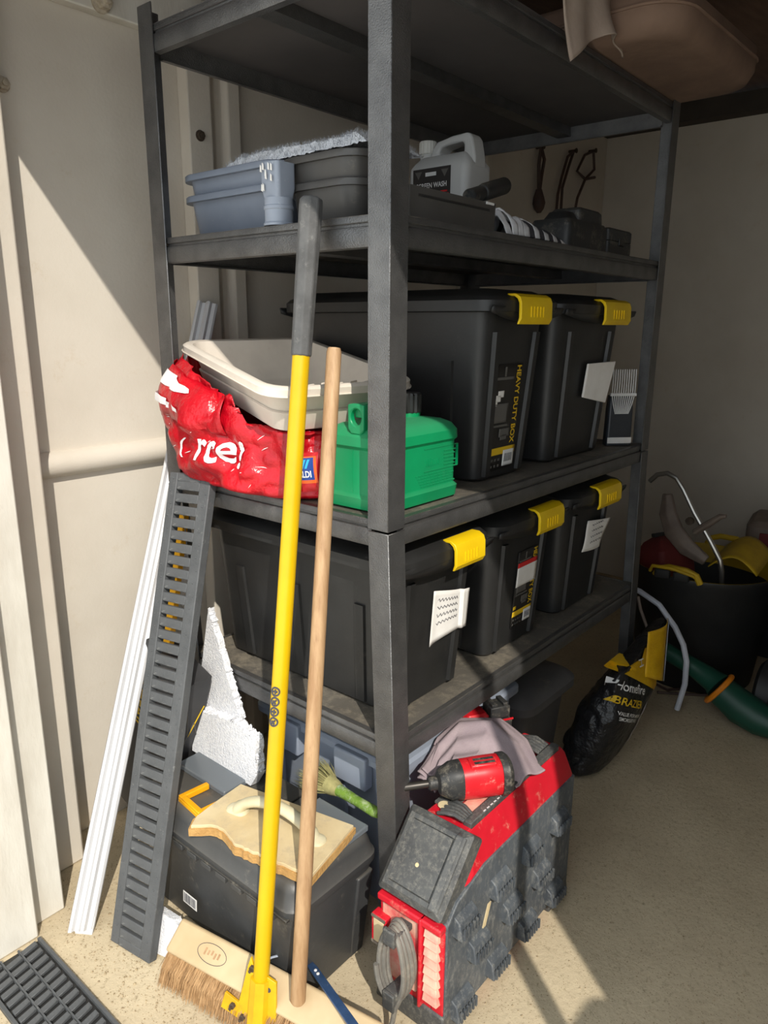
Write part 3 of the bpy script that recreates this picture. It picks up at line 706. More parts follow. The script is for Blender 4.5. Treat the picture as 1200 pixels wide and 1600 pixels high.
MB().box(.90, .93, .0295, .034, ZU + .022, ZU + .040).build('catch', 'black_plastic', c2, bevel=.002)
pb_ = MB(T(.60, .16, ZU)).rbox(.09, .07, .004, [(0, 0), (.040, 0)]).build('carton', 'paper'); tag(pb_, 'small white carton behind the striped cloth', 'carton')
# cables hanging on the back wall
mat('cable_brown', srgb(86, 66, 58), srgb(72, 56, 50), 20, .6)
def hung(pts_list, label, r=.006, knot=None):
    ff = lambda p: ((p[0] + .9) * 1.043 - .9, p[1], (p[2] - 1.24) * 1.043 + 1.24)
    pts_list = [[ff(p) for p in q] for q in pts_list]; knot = [ff(p) for p in knot] if knot else None
    o = thing('hanging_cable', label, 'cable', pts_list[0][0], 'cables hanging on the back wall')
    for p in pts_list: MB().tube(p, r, 8).build('cable', 'cable_brown', o, smooth=True)
    if knot: MB().tube(knot, [.012, .022, .026, .020, .008], 10).build('plug', 'cable_brown', o, smooth=True)
    MB(T(pts_list[0][0][0], WY, pts_list[0][0][2]) @ RX(90)).lathe([(.006, 0), (.006, .03), (.010, .032), (.010, .036)], 10).build('hook', 'rust', o)
wy = WY - .022
hung([[(1.83, wy, 1.90), (1.82, wy, 1.84), (1.825, wy, 1.78), (1.83, wy, 1.74)], [(1.83, wy, 1.90), (1.86, wy, 1.86), (1.845, wy, 1.80), (1.835, wy, 1.74)]], 'brown cable with a plug hanging on the wall, leftmost', .007, [(1.83, wy, 1.75), (1.832, wy, 1.72), (1.836, wy, 1.70), (1.838, wy, 1.68), (1.84, wy, 1.665)])
hung([[(2.10, wy, 1.93), (2.05, wy, 1.90), (2.01, wy, 1.82), (1.985, wy, 1.75), (1.98, wy, 1.66)], [(2.10, wy, 1.93), (2.06, wy, 1.86), (2.02, wy, 1.78), (2.02, wy, 1.66)]], 'looped brown cable hanging in the middle of the wall', .006)
hung([[(2.28, wy, 1.96), (2.30, wy, 1.89), (2.22, wy, 1.84), (2.16, wy, 1.76), (2.13, wy, 1.66)], [(2.28, wy, 1.96), (2.20, wy, 1.93), (2.14, wy, 1.86), (2.22, wy, 1.84), (2.31, wy, 1.86)]], 'tangled brown cable hanging nearest the wall corner', .006)
# ------------------------------------------------------------ left side: leaning things
mat('cast_iron', srgb(88, 90, 92), srgb(76, 78, 80), 14, .6, bump=.4, bscale=180, dust=srgb(176, 176, 172), dustamt=.10, dustscale=30)
mat('pvc_white', srgb(208, 208, 210), srgb(200, 200, 202), 6, .35)
mat('level_yellow', srgb(246, 178, 10), rough=.45)
mat('carton_black', srgb(48, 48, 50), srgb(58, 58, 60), 10, .55, bump=.1)
mat('eps', srgb(244, 244, 246), srgb(222, 224, 230), 150, .85, bump=.8, bscale=260, bdist=.004)
# drain channel grating leaning on the shelving
gr = thing('drain_grating', 'dark grey slotted drain grating leaning on the shelving', 'grating')
bl, br, tl = V(-.297, .490, .004), V(-.283, .378, .004), V(-.030, .566, .940)
ug = (br - bl).normalized(); vg = (tl - bl); LG = vg.length
gr.matrix_world = frame_v(bl, ug, vg); gw, gt_ = .118, .020
MBl = lambda: MB()
MBl().box(0, .023, 0, LG, -gt_, 0).build('side_rail', 'cast_iron', gr, bevel=.002, local=True)
MBl().box(gw - .029, gw, 0, LG, -gt_, 0).build('side_rail', 'cast_iron', gr, bevel=.002, local=True)
NS = 38; pit = LG / NS
b0 = MBl().box(.0228, gw - .0288, -.0093, .0093, -.012, -.0006).build('cross_bar', 'cast_iron', gr, bevel=.002, local=True)
b0.matrix_basis = T(0, .0085, 0)
for k in range(1, NS + 1): clone(b0, gr, T(0, min(k * pit, LG - .0085), 0))
s0 = MBl().lathe([(.0020, 0), (.0016, .0012), (.0005, .0016)], 8).build('stud', 'cast_iron', gr, local=True); s0.matrix_basis = T(.008, pit * .5, 0)
for k in range(NS):
    for x in ((.008, gw - .008) if k % 2 == 0 else (.013, gw - .013)):
        if (k, x) != (0, .008): clone(s0, gr, T(x, pit * (k + .5), 0))
# white plastic moulding leaning on the wall
p0, p1 = V(-.320, .563, .004), V(.272, .812, 1.285)
ax = (p1 - p0).normalized(); Mm = frame_v(p0, V(.62, -.78, .15), ax)
mo = thing('skirting_moulding', 'long white plastic moulding leaning against the cream wall', 'moulding', tuple(p0))
pr_ = [(x * .80, z) for x, z in [(-.030, .0), (-.030, .012), (-.024, .020), (-.016, .020), (-.013, .009), (-.003, .009), (.001, .015), (.009, .021), (.016, .019), (.019, .010), (.030, .009), (.034, .004), (.034, .0)]]
Lm = (p1 - p0).length
rings = []
for k in range(25):
    t = k / 24; rings.append([(x, Lm * t + (0.02 * math.sin(x * 90) if k == 0 else 0) * 0 + (.012 * (x * 20) if k == 0 else 0), z) for x, z in pr_])
MB(Mm).loft(rings).build('moulding_strip', 'pvc_white', mo, smooth=True, angle=25)
rnd = random.Random(2)
jag = [(-.024 + .051 * k / 12, -.004 - rnd.uniform(0, .020) * (1 if k > 4 else .5)) for k in range(13)]
MB(Mm).prism([(-.024, .03)] + [(x, y) for x, y in jag] + [(.027, .03)], .001, .006).build('broken_end', 'pvc_white', mo)
# yellow spirit level behind the grating
lv = thing('spirit_level', 'yellow bar seen through the slots of the grating', 'spirit level', (-.06, .54, .56))
Mv = frame_v((-.052, .598, .548), (.15, -1, 0), V(.05, -.009, .27))
MB(Mv).box(-.013, .013, 0, .31, -.016, 0).build('level_body', 'level_yellow', lv, bevel=.002)
MB(Mv).box(-.008, .008, .14, .17, -.0005, .0006).build('vial_window', 'sleeve', lv)
# black carton with yellow lettering standing on the toolbox
cb = thing('black_carton', 'black carton with yellow lettering leaning behind the grating', 'carton', (-.04, .70, .01))
Mc = frame_v((-.070, .845, .006), (0, -1, 0), (0, -.116, .315))
MB(Mc).box(0, .172, .068, .585, -.056, 0).build('carton_body', 'carton_black', cb, bevel=.002)
text_mb('ION HEAII', .036, Mc @ frame((.006, .545, .0008), (0, -1, 0), (1, 0, 0)), xs=1.25, bold=.0006).build('lettering', 'print_yellow', cb)
for k, (z0, y0, z1, y1) in enumerate(((-.050, .50, -.020, .42), (-.02, .42, -.006, .50), (-.05, .40, -.03, .46), (-.03, .46, -.01, .39))):
    MB(Mc).tube([(.1724, y0, z0), (.1724, y1, z1)], .0016, 4).build('print', 'print_yellow' if k == 0 else 'sticker_grey', cb)
for k in range(4): MB(Mc).box(.1718, .1726, .30 + .012 * k, .307 + .012 * k, -.046 + .006 * (k % 2), -.014).build('print', 'print_red', cb)
# polystyrene offcuts
def eps_slab(name, label, poly, M0, th, jagged, seed):
    o = thing(name, label, 'polystyrene', tuple(M0.translation), 'polystyrene offcuts')
    r = random.Random(seed); out = []
    n = len(poly)
    for i in range(n):
        a, b2 = Vector(poly[i]), Vector(poly[(i + 1) % n]); st = 26 if i in jagged else 1
        for k in range(st):
            p = a + (b2 - a) * (k / st)
            if i in jagged and k: p = p + Vector((r.uniform(-.0035, .0035), r.uniform(-.0045, .0045)))
            out.append((p.x, p.y))
    MB(M0).prism(out, -th, 0).build('foam_sheet', 'eps', o)
    bead = MB(M0)
    for i in jagged:
        a, b2 = Vector(poly[i]), Vector(poly[(i + 1) % n])
        for k in range(int((b2 - a).length / .0022)):
            p = a + (b2 - a) * r.random() + Vector((r.uniform(-.003, .003), r.uniform(-.003, .003)))
            rad = r.uniform(.0016, .0032); z = r.uniform(-th, 0)
            bead.add([(p.x + rad * x, p.y + rad * y, z + rad * q) for x, y, q in ((1, 0, 0), (-1, 0, 0), (0, 1, 0), (0, -1, 0), (0, 0, 1), (0, 0, -1))], [(0, 2, 4), (2, 1, 4), (1, 3, 4), (3, 0, 4), (2, 0, 5), (1, 2, 5), (3, 1, 5), (0, 3, 5)])
    b_ = bead.build('torn_beads', 'eps', o, smooth=True); b_['kind'] = 'stuff'
Me = frame((.0, .545, .292), (0, -1, .0), (.02, 0, 1))
eps_slab('foam_offcut', 'tall pointed white polystyrene offcut beside the bottom shelf', [(0, 0), (.15, .0), (.125, .13), (.050, .30), (.032, .345), (.0, .20)], Me, .016, (1, 2, 3), 1)
Me2 = frame((-.030, .552, .292), (.0, -1, 0), (.10, 0, 1))
eps_slab('foam_offcut', 'squat grey-white polystyrene offcut standing on the black toolbox', [(0, 0), (.205, .0), (.222, .030), (.212, .108), (.150, .122), (.105, .118), (.0, .105)], Me2, .022, (3, 4, 5, 2), 2)
Me3 = frame((-.262, .42, .004), (.28, -1, .0), (.35, .0, 1))
eps_slab('foam_offcut', 'small white polystyrene offcut on the floor by the broom', [(0, 0), (.125, .0), (.120, .050), (.060, .075), (.0, .085)], Me3, .02, (2,), 3)

# ------------------------------------------------------------ black toolbox
mat('toolbox_grey', srgb(66, 67, 68), srgb(56, 57, 58), 10, .45, bump=.12, bscale=120, dust=srgb(150, 142, 128), dustamt=.14, dustscale=14, up=.22)
mat('clear_plastic', srgb(150, 158, 166), rough=.22, trans=.55, spec=.5)
tbx = thing('toolbox', 'black plastic toolbox with orange latch on the floor in front', 'toolbox', (-.065, .305, 0))
cx, cy = -.066, .304; M0 = T(cx, cy, 0); w, d = .236, .498
MB(M0).rbox(w, d, .03, [(0, .034), (.004, .030), (.200, .014), (.206, .008), (.222, .006), (.224, .010)], n=4).build('body', 'toolbox_grey', tbx, smooth=True, angle=35)
lid = MB(M0).rbox(w, d, .03, [(.222, .002), (.226, 0), (.240, 0), (.244, .004), (.268, .010), (.280, .016), (.285, .024)], n=4).build('lid', 'toolbox_grey', tbx, smooth=True, angle=35)
for k in range(9):
    MB(M0).box(-w / 2 - .001, -w / 2 + .010, -.20 + .046 * k, -.17 + .046 * k, .208, .221).build('rim_tab', 'toolbox_grey', tbx, bevel=.002)
MB(M0).box(-w / 2 - .003, -w / 2 + .012, -.235, .235, .2235, .2285).build('rim_lip', 'dusty_black', tbx, bevel=.001)
# end handle pillar at the right rear corner
MB(M0).hexa([(.060, -d / 2 + .030, 0), (.098, -d / 2 + .030, 0), (.098, -d / 2 + .05, 0), (.060, -d / 2 + .05, 0), (.060, -d / 2 + .006, .20), (.104, -d / 2 + .006, .20), (.104, -d / 2 + .03, .20), (.060, -d / 2 + .03, .20)]).build('corner_pillar', 'toolbox_grey', tbx, bevel=.004)
# organiser lids on top
for (y0, y1) in ((-.235, -.10), (.06, .225)):
    og = MB(M0).box(.014 if y0 < 0 else -.02, .098, y0, y1, .2845, .2985).build('organiser_lid', 'clear_plastic', lid, bevel=.003)
    for k in range(3): MB(M0).box(.02, .094, y0 + .03 + .035 * k, y0 + .032 + .035 * k, .2855, .2965).build('divider', 'sleeve', lid)
MB(M0).box(-.09, .10, -.06, -.045 + .09, .284, .290).build('handle_well', 'dusty_black', lid, bevel=.002)
# orange latch: U shaped clip
lt = MB(T(-.124, .386, .2855) @ RZ(-6))
lt.box(-.033, .033, .028, .040, 0, .013); lt.box(-.033, -.021, -.040, .030, 0, .013); lt.box(-.033, .020, -.040, -.028, 0, .011); lt.box(-.034, -.026, -.040, .040, -.018, .008)
lt.build('latch', 'orange_plastic', lid, bevel=.002)
# barcode sticker on the front
Mb = frame((-.1752, .402, .070), (0, -1, 0), (.06, 0, 1))
bs_ = MB(Mb).box(0, .046, 0, .026, 0, .0006).build('barcode_sticker', 'paper', tbx)
rnd = random.Random(9); x = .003
while x < .042:
    l = rnd.uniform(.0006, .0020); MB(Mb).box(x, x + l, .003, .023, .0006, .0009).build('bar', 'ink', bs_); x += l + rnd.uniform(.0006, .0016)
# ------------------------------------------------------------ plasterer's float
mat('float_cream', srgb(222, 204, 164), srgb(202, 180, 138), 8, .7, bump=.2, bscale=60, dust=srgb(176, 160, 136), dustamt=.30, dustscale=16)
mat('float_edge', srgb(196, 156, 96), srgb(176, 134, 78), 30, .85, bump=.8, bscale=150, bdist=.004)
mat('float_handle', srgb(222, 214, 186), srgb(204, 194, 160), 10, .5)
fa, fb, fc = V(-.206, .312, .2905), V(-.149, .041, .2905), V(-.060, .324, .2905)
Mf = frame(fa + V(0, 0, .004), fb - fa, fc - fa); FLn, FWn = .277, .150
fl = thing('plastering_float', 'worn cream plastering float with arched handle on the toolbox', 'float', tuple(fa))
rnd = random.Random(4); edge = []
for k in range(41):
    t = k / 40; chew = (.020 * max(0, math.sin((t - .02) * 9)) if t < .36 else 0) + rnd.uniform(0, .003)
    edge.append((FLn * t, -.004 + (chew if .02 < t < .36 else rnd.uniform(-.002, .002))))
poly = [(0 if k else .010, 0) for k in ()] + edge + [(FLn, FWn), (0, FWn), (-.008, FWn * .5), (-.012, .02)]
MB(Mf).prism(poly, 0, .016).build('foam_pad', 'float_edge', fl)
MB(Mf).prism([(x + (.004 if i == 0 else 0), y + .003) for i, (x, y) in enumerate(poly[:41])] + [(FLn - .003, FWn - .003), (.003, FWn - .003), (-.004, FWn * .5), (-.006, .024)], .0155, .0225).build('top_plate', 'float_cream', fl, bevel=.001)
hp = []
for k in range(25):
    t = k / 24; a = PI * t
    hp.append((.052 + .178 * t, .078, .018 + .046 * math.sin(a) ** .55))
MB(Mf).tube(hp, [.016 if k < 2 or k > 22 else .0125 for k in range(25)], 14, flat=.8).build('handle', 'float_handle', fl, smooth=True)
for t in (.052, .230): MB(Mf @ T(t, .078, .0215)).rbox(.048, .034, .014, [(0, 0), (.005, .002), (.009, .009)]).build('handle_foot', 'float_handle', fl, smooth=True)

# ------------------------------------------------------------ hand brush with green handle
mat('straw', srgb(166, 158, 106), srgb(132, 128, 84), 60, .9)
mat('grass_green', srgb(120, 152, 52), srgb(92, 124, 40), 40, .7, dust=srgb(206, 206, 196), dustamt=.34, dustscale=40)
hb = thing('hand_brush', 'straw hand brush with mossy green handle behind the toolbox', 'brush', (.055, .20, .300))
Pn, Pf = V(.052, .060, .315), V(.060, .175, .312)
dirb = (Pf - Pn).normalized()
MB().tube([Pn, Pn + dirb * .012, Pn + dirb * .06, Pf], [.008, .011, .010, .012], 14).build('handle', 'grass_green', hb, smooth=True)
MB().tube([Pf, Pf + dirb * .012, Pf + dirb * .03], [.013, .017, .020], 14).build('ferrule', 'straw', hb, smooth=True)
tuft = MB(); rnd = random.Random(8)
for k in range(620):
    a, r0 = rnd.uniform(0, 2 * PI), rnd.random() ** .5
    s_ = Vector((-dirb.y, dirb.x, 0)); u_ = V(0, 0, 1)
    b0_ = Pf + dirb * .022 + (s_ * math.cos(a) + u_ * math.sin(a)) * .017 * r0
    e0 = Pf + dirb * (.085 + rnd.uniform(-.012, .018)) + (s_ * math.cos(a) * .046 + u_ * math.sin(a) * .030) * r0 + V(rnd.uniform(-.006, .006), rnd.uniform(-.006, .006), rnd.uniform(-.004, .004) + .004)
    n_ = Vector((rnd.uniform(-1, 1), rnd.uniform(-1, 1), rnd.uniform(-1, 1))).normalized() * .0009
    m_ = (b0_ + e0) / 2 + n_ * 3
    tuft.add([b0_ - n_, b0_ + n_, m_ + n_, m_ - n_, e0], [(0, 1, 2, 3), (3, 2, 4)])
tf = tuft.build('bristles', 'straw', hb); tf['kind'] = 'stuff'

# ------------------------------------------------------------ boxes under the bottom shelf
mat('clear_box', srgb(186, 196, 214), rough=.32, trans=.45, spec=.5)
mat('grey_lid', srgb(96, 95, 96), srgb(84, 83, 84), 7, .5, dust=srgb(140, 132, 120), dustamt=.16, dustscale=8, up=.1)
clr = thing('clear_storage_box', 'translucent plastic storage box under the bottom shelf', 'storage box', (.34, .28, 0))
M0 = T(.362, .285, 0)
MB(M0).rbox(.48, .42, .03, [(.0, .030), (.003, .026), (.345, .006), (.352, 0), (.36, 0)], n=4).build('box_walls', 'clear_box', clr, smooth=True, angle=35)
cl_ = MB(M0).rbox(.50, .44, .03, [(.358, 0), (.372, 0), (.378, .006), (.380, .02)], n=4).build('lid', 'clear_box', clr, smooth=True, angle=35)
for y in (-.10, .10): MB(M0).box(-.262, -.235, y - .045, y + .045, .300, .374).build('clip', 'clear_box', clr, bevel=.004)
for k in range(4): MB(M0).hexa([(-.232 - .003, -.17 + .1 * k, .02), (-.226, -.17 + .1 * k, .02), (-.226, -.16 + .1 * k, .02), (-.235, -.16 + .1 * k, .02), (-.245, -.17 + .1 * k, .33), (-.235, -.17 + .1 * k, .33), (-.235, -.16 + .1 * k, .33), (-.245, -.16 + .1 * k, .33)]).build('rib', 'clear_box', clr)
gx = thing('grey_storage_box', 'grey lidded plastic box under the right half of the bottom shelf', 'storage box', (.80, .28, 0))
M0 = T(.766, .285, 0)
MB(M0).rbox(.27, .44, .04, [(.0, .034), (.003, .030), (.255, .010), (.262, .004), (.275, .004)], n=5).build('box_body', 'grey_lid', gx, smooth=True, angle=35)
MB(M0).rbox(.30, .47, .05, [(.268, 0), (.290, 0), (.300, .010), (.312, .03)], n=6).build('lid', 'grey_lid', gx, smooth=True, angle=35)
# ------------------------------------------------------------ broom head, scraper, loose pole, blue bar
mat('wood_pale', srgb(206, 184, 148), srgb(188, 164, 126), 6, .7, bump=.2, bscale=40, stretch=(1, 1, 1))
mat('wood_pole', srgb(188, 154, 116), srgb(160, 124, 88), 8, .6, bump=.3, bscale=50, stretch=(8, 8, .7), dust=srgb(90, 62, 44), dustamt=.10, dustscale=10)
mat('bristle_tan', srgb(186, 150, 108), srgb(158, 122, 82), 40, .9)
mat('scraper_yellow', srgb(214, 176, 2), srgb(204, 162, 2), 6, .38, bump=.05, dust=srgb(120, 100, 50), dustamt=.04, dustscale=40)
mat('bracket_yellow', srgb(222, 178, 18), srgb(204, 156, 14), 14, .5, dust=srgb(110, 84, 40), dustamt=.14, dustscale=30)
mat('grip_rubber', srgb(92, 92, 92), srgb(76, 76, 76), 30, .75, bump=.3, bscale=160, dust=srgb(150, 148, 144), dustamt=.16, dustscale=26)
mat('dirty_steel', srgb(150, 140, 126), srgb(120, 110, 98), 14, .6, .3, bump=.4, bscale=90, dust=srgb(190, 178, 156), dustamt=.35, dustscale=20)
mat('blue_paint', srgb(66, 96, 140), srgb(52, 80, 120), 30, .45, .2, dust=srgb(190, 190, 186), dustamt=.10, dustscale=60)
# broom head
hd0, hd1 = V(-.238, .333, .072), V(-.152, -.135, .072)
bh = thing('broom_head', 'wide wooden broom head with tan bristles lying on the floor', 'broom', (-.20, .12, 0))
Mb = frame_v(hd0, (-.75, -.14, -.55), hd1 - hd0)     # local x across (towards camera), y along, z out of the board face
LB = (hd1 - hd0).length
if (Mb.to_3x3() @ V(0, 0, 1)).z < 0: Mb = Mb @ RY(180)
sgn = -1 if (Mb.to_3x3() @ V(1, 0, 0)).x > 0 else 1
MB(Mb).box(-.031, .031, 0, LB, -.015, .017).build('head_block', 'wood_pale', bh, bevel=.006, segs=3)
el = [(.020 * math.cos(a) * .8, .10 + .034 * math.sin(a), .0176) for a in [2 * PI * k / 28 for k in range(28)]]
MB(Mb).tube(el, .0005, 4, closed=True).build('stamp', 'ink', bh)
for k in range(5): MB(Mb).box(-.006 + .002 * (k % 2), .006 - .002 * (k % 3), .082 + .008 * k, .086 + .008 * k, .0172, .0176).build('stamp', 'wood_pole', bh)
br_ = MB(); rnd = random.Random(21)
Rb = Mb.to_3x3()
for k in range(9000):
    y = rnd.uniform(.004, LB - .01); x = rnd.uniform(-.024, .026); 
    st = Mb @ V(sgn * (.028), y, rnd.uniform(-.013, .012))
    dn = V(-.34 + rnd.uniform(-.22, .22), .08 + rnd.uniform(-.16, .16), -1).normalized()
    ln = (st.z - .001) / -dn.z * rnd.uniform(.86, 1.0)
    en = st + dn * ln
    n_ = V(rnd.uniform(-1, 1), rnd.uniform(-1, 1), 0).normalized() * .0006
    mid = (st + en) / 2 + V(-.006, 0, .004)
    br_.add([st - n_, st + n_, mid + n_, mid - n_, en + n_ * .6, en - n_ * .6], [(0, 1, 2, 3), (3, 2, 4, 5)])
b_ = br_.build('bristles', 'bristle_tan', bh); b_['kind'] = 'stuff'

# long-handled floor scraper
s0, s1 = V(-.236, .096, .030), V(-.022, .143, 1.432)
sx = (s1 - s0).normalized(); LS = (s1 - s0).length
Ms = frame_v(s0, (.30, -.95, 0), sx)          # x right along blade, y up the shaft, z towards the camera
sc = thing('floor_scraper', 'yellow-handled floor scraper with steel blade leaning on the shelves', 'scraper', tuple(s0))
yj = .83 * LS
MB(Ms).tube([(0, .012, 0), (0, yj, 0)], .0142, 20).build('shaft', 'scraper_yellow', sc, smooth=True)
def oct_(z, r): return [(r * math.cos(PI / 8 + k * PI / 4), r * math.sin(PI / 8 + k * PI / 4), z) for k in range(8)]
gp = MB(Ms @ RX(-90)); gp.loft([oct_(yj - .004, .0165), oct_(yj, .0172), oct_(yj + .02, .0172), oct_(LS - .012, .0192), oct_(LS - .003, .0185), oct_(LS, .015)]).build('grip', 'grip_rubber', sc, bevel=.002)
# bracket: tapered back plate folded around the tube, base flange with bolts
MB(Ms).prism([(-.030, -.012), (-.030, .028), (-.024, .034), (-.018, .112), (-.012, .114), (.028, .096), (.030, .020), (.034, .006), (.062, .000), (.062, -.034), (-.064, .006), (-.064, .030), (-.060, .032), (-.034, .020)][0:0] or
           [(x * 1.22, y * 1.0) for x, y in ((-.064, .004), (-.058, .036), (-.034, .026), (-.022, .104), (-.018, .122), (-.012, .104), (.026, .092), (.030, .010), (.064, -.002), (.066, -.030))], -.003, .003).build('back_plate', 'bracket_yellow', sc, bevel=.001)
MB(Ms).loft([[(x * k, y, z * k + .001) for x, z in ((-.020, .0), (-.015, .012), (0, .019), (.015, .012), (.020, .0))] for y, k in ((-.012, 1.06), (.03, 1.0), (.090, .92))], (True, True)).build('tube_socket', 'bracket_yellow', sc, smooth=True, angle=30)
for (x, y) in ((-.052, .018), (-.030, .004), (.014, -.006), (.050, -.018), (-.016, .104)):
    bo = MB(Ms @ T(x, y, .003)); bo.lathe([(.0058, 0), (.0058, .005), (.0050, .006), (.0030, .0062), (.0030, .012)], 6).build('bolt', 'rust', sc)
MB(Ms @ T(.018, .074, .003)).lathe([(.0046, 0), (.0046, .0008)], 14).build('bolt_hole', 'ink', sc)
MB(Ms).prism([(-.080, -.018), (-.064, .012), (.066, -.022), (.080, -.062), (.02, -.060), (-.05, -.030)], -.0065, -.0035).build('blade', 'dirty_steel', sc, bevel=.0005)
# four round pictograms on the shaft
for k in range(4):
    yy = .566 + .0176 * (3 - k)
    M0 = Ms @ T(0, yy, 0)
    def cyl(x, y): a = x / .0142; return (.0144 * math.sin(a) , y, .0144 * math.cos(a))
    ringp = [cyl(.0070 * math.cos(a), .0070 * math.sin(a)) for a in [2 * PI * q / 24 for q in range(24)]]
    MB(M0).tube(ringp, .0017, 5, closed=True).build('pictogram', 'ink', sc)
    for (ax_, ay_, bx_, by_) in (((-.004, 0, .004, 0), (0, -.004, 0, .004)) if k % 2 == 0 else ((-.003, -.003, .003, .003), (-.003, .002, .002, -.004))):
        MB(M0).tube([cyl(ax_ + (bx_ - ax_) * t / 4, ay_ + (by_ - ay_) * t / 4) for t in range(5)], .0018, 5).build('pictogram', 'ink', sc)
# loose wooden pole
q0, q1 = V(-.200, .030, .093), V(-.004, .114, 1.202)
po = thing('wooden_pole', 'round wooden broom handle leaning beside the yellow scraper', 'pole', tuple(q0))
MB().tube([q0, q0 + (q1 - q0) * .004, q0 + (q1 - q0) * .5, q1 - (q1 - q0) * .006, q1], [.0105, .0135, .0130, .0125, .0105], 18).build('pole_shaft', 'wood_pole', po, smooth=True, angle=50)
# blue metal bar
bb = thing('blue_bar', 'narrow blue metal strip with two rivets lying by the toolbox', 'metal strip', (-.12, .03, .03))
bp_ = [V(-.085, .125, .055), V(-.118, .087, .077), V(-.132, .060, .092), V(-.195, -.094, .137), V(-.225, -.170, .155)]
m = MB(); rings = []
for i, p in enumerate(bp_):
    t = (bp_[min(i + 1, 4)] - bp_[max(i - 1, 0)]).normalized(); sd = t.cross(V(0, 0, 1)).normalized(); u = sd.cross(t)
    w_ = (.004, .006, .0075, .0075, .0075)[i]
    rings.append([p - sd * w_ - u * .002, p + sd * w_ - u * .002, p + sd * w_ + u * .002, p - sd * w_ + u * .002])
m.loft(rings).build('strip', 'blue_paint', bb, bevel=.0008)
for k in (0, 1):
    p = bp_[2].lerp(bp_[3], .06 + .07 * k) + V(0, 0, .003); MB(T(*p)).lathe([(.0030, -.001), (.0030, .0006), (.0015, .0016)], 10).build('rivet', 'tie_white', bb)
wr = MB().tube([(-.20, .150, .093), (-.169, .130, .100), (-.14, .111, .101), (-.118, .085, .096)], .0022, 6).build('wire_end', 'grey_pvc', smooth=True); tag(wr, 'short pale wire between the scraper and the wooden pole', 'wire')
# drain channel set in the threshold
dr = thing('threshold_drain', 'black slotted drain cover set in the doorway threshold', 'drain', (-.445, .30, 0))
dx0, dx1, dy0, dy1 = -.512, -.388, -.70, .604
MB().box(dx0, dx0 + .006, dy0, dy1, .0003, .010).build('drain_edge', 'cast_iron', dr)
MB().box(dx1 - .006, dx1, dy0, dy1, .0003, .010).build('drain_edge', 'cast_iron', dr)
MB().box(dx0, dx1, dy0, dy1, .0003, .002).build('drain_pan', 'black_plastic', dr)
r0 = None; cnt = 0
for k in range(int((dy1 - dy0) / .024)):
    for c in range(3):
        x = dx0 + .010 + .0352 * c; y = dy1 - .012 - .024 * k - (.012 if c == 1 else 0)
        if y < .20 and cnt > 280: continue
        if r0 is None:
            r0 = MB().prism([(0, -.008), (.032, -.002), (.032, .011), (0, .005)], 0, .007).build('drain_slat', 'cast_iron', dr, bevel=.001, segs=1, local=True)
            r0.matrix_basis = T(x + .445, y - .30, .0015)
        else: clone(r0, dr, T(x + .445, y - .30, .0015))
        cnt += 1
for x in (dx0 + .0425, dx0 + .0775): MB().box(x, x + .003, dy0, dy1, .001, .009).build('drain_rib', 'cast_iron', dr)
# ------------------------------------------------------------ red site radio with cleated side
mat('radio_red', srgb(214, 30, 48), srgb(196, 22, 40), 10, .42, bump=.08, dust=srgb(226, 184, 158), dustamt=.20, dustscale=13)
mat('radio_red_dusty', srgb(222, 70, 76), srgb(232, 190, 166), 9, .7, bump=.2, dust=srgb(230, 200, 172), dustamt=.45, dustscale=16)
mat('radio_black', srgb(84, 85, 84), srgb(62, 63, 64), 14, .55, bump=.25, bscale=130, dust=srgb(140, 136, 126), dustamt=.36, dustscale=60)
mat('radio_side', srgb(88, 94, 100), srgb(66, 71, 77), 10, .55, bump=.2, bscale=90, dust=srgb(150, 149, 143), dustamt=.36, dustscale=55, stretch=(1, 1, .5))
mat('cord_grey', srgb(128, 125, 118), srgb(108, 105, 99), 20, .6, dust=srgb(160, 152, 136), dustamt=.35, dustscale=30)
rx0, rx1, ry0, ry1, rz1 = -.030, .455, -.160, -.010, .358
rad = thing('site_radio', 'dusty red and black jobsite radio standing on the floor', 'radio', (.21, -.085, 0))
ym, hw = (ry0 + ry1) / 2, (ry1 - ry0) / 2
# red chassis: profile in XZ with chamfered front top, narrower at the top
prof = [(rx0 + .004, .045), (rx0, .225), (rx0 + .010, .262), (.060, rz1 - .012), (.075, rz1), (rx1 - .02, rz1), (rx1, rz1 - .02), (rx1, .06), (rx1 - .02, .040), (rx0 + .03, .040)]
m = MB()
def rr_(ins, zt): return [(x + (ins if x < .1 else -ins) * .3, 0, z - (ins * zt if z > .2 else 0)) for x, z in prof]
m.loft([[(x, ry0 + .030, z) for x, _, z in rr_(0, 0)], [(x, ry1 - .030, z) for x, _, z in rr_(0, 0)]])
m.loft([[(x, ry0 + .030, z) for x, _, z in rr_(0, 0)], [(x, ry0 + .004, z - (.055 if z > .3 else (.02 if z > .2 else 0))) for x, _, z in rr_(0, 0)]])
m.loft([[(x, ry1 - .030, z) for x, _, z in rr_(0, 0)], [(x, ry1 - .004, z - (.030 if z > .3 else 0)) for x, _, z in rr_(0, 0)]])
m.build('chassis', 'radio_red', rad, bevel=.004)
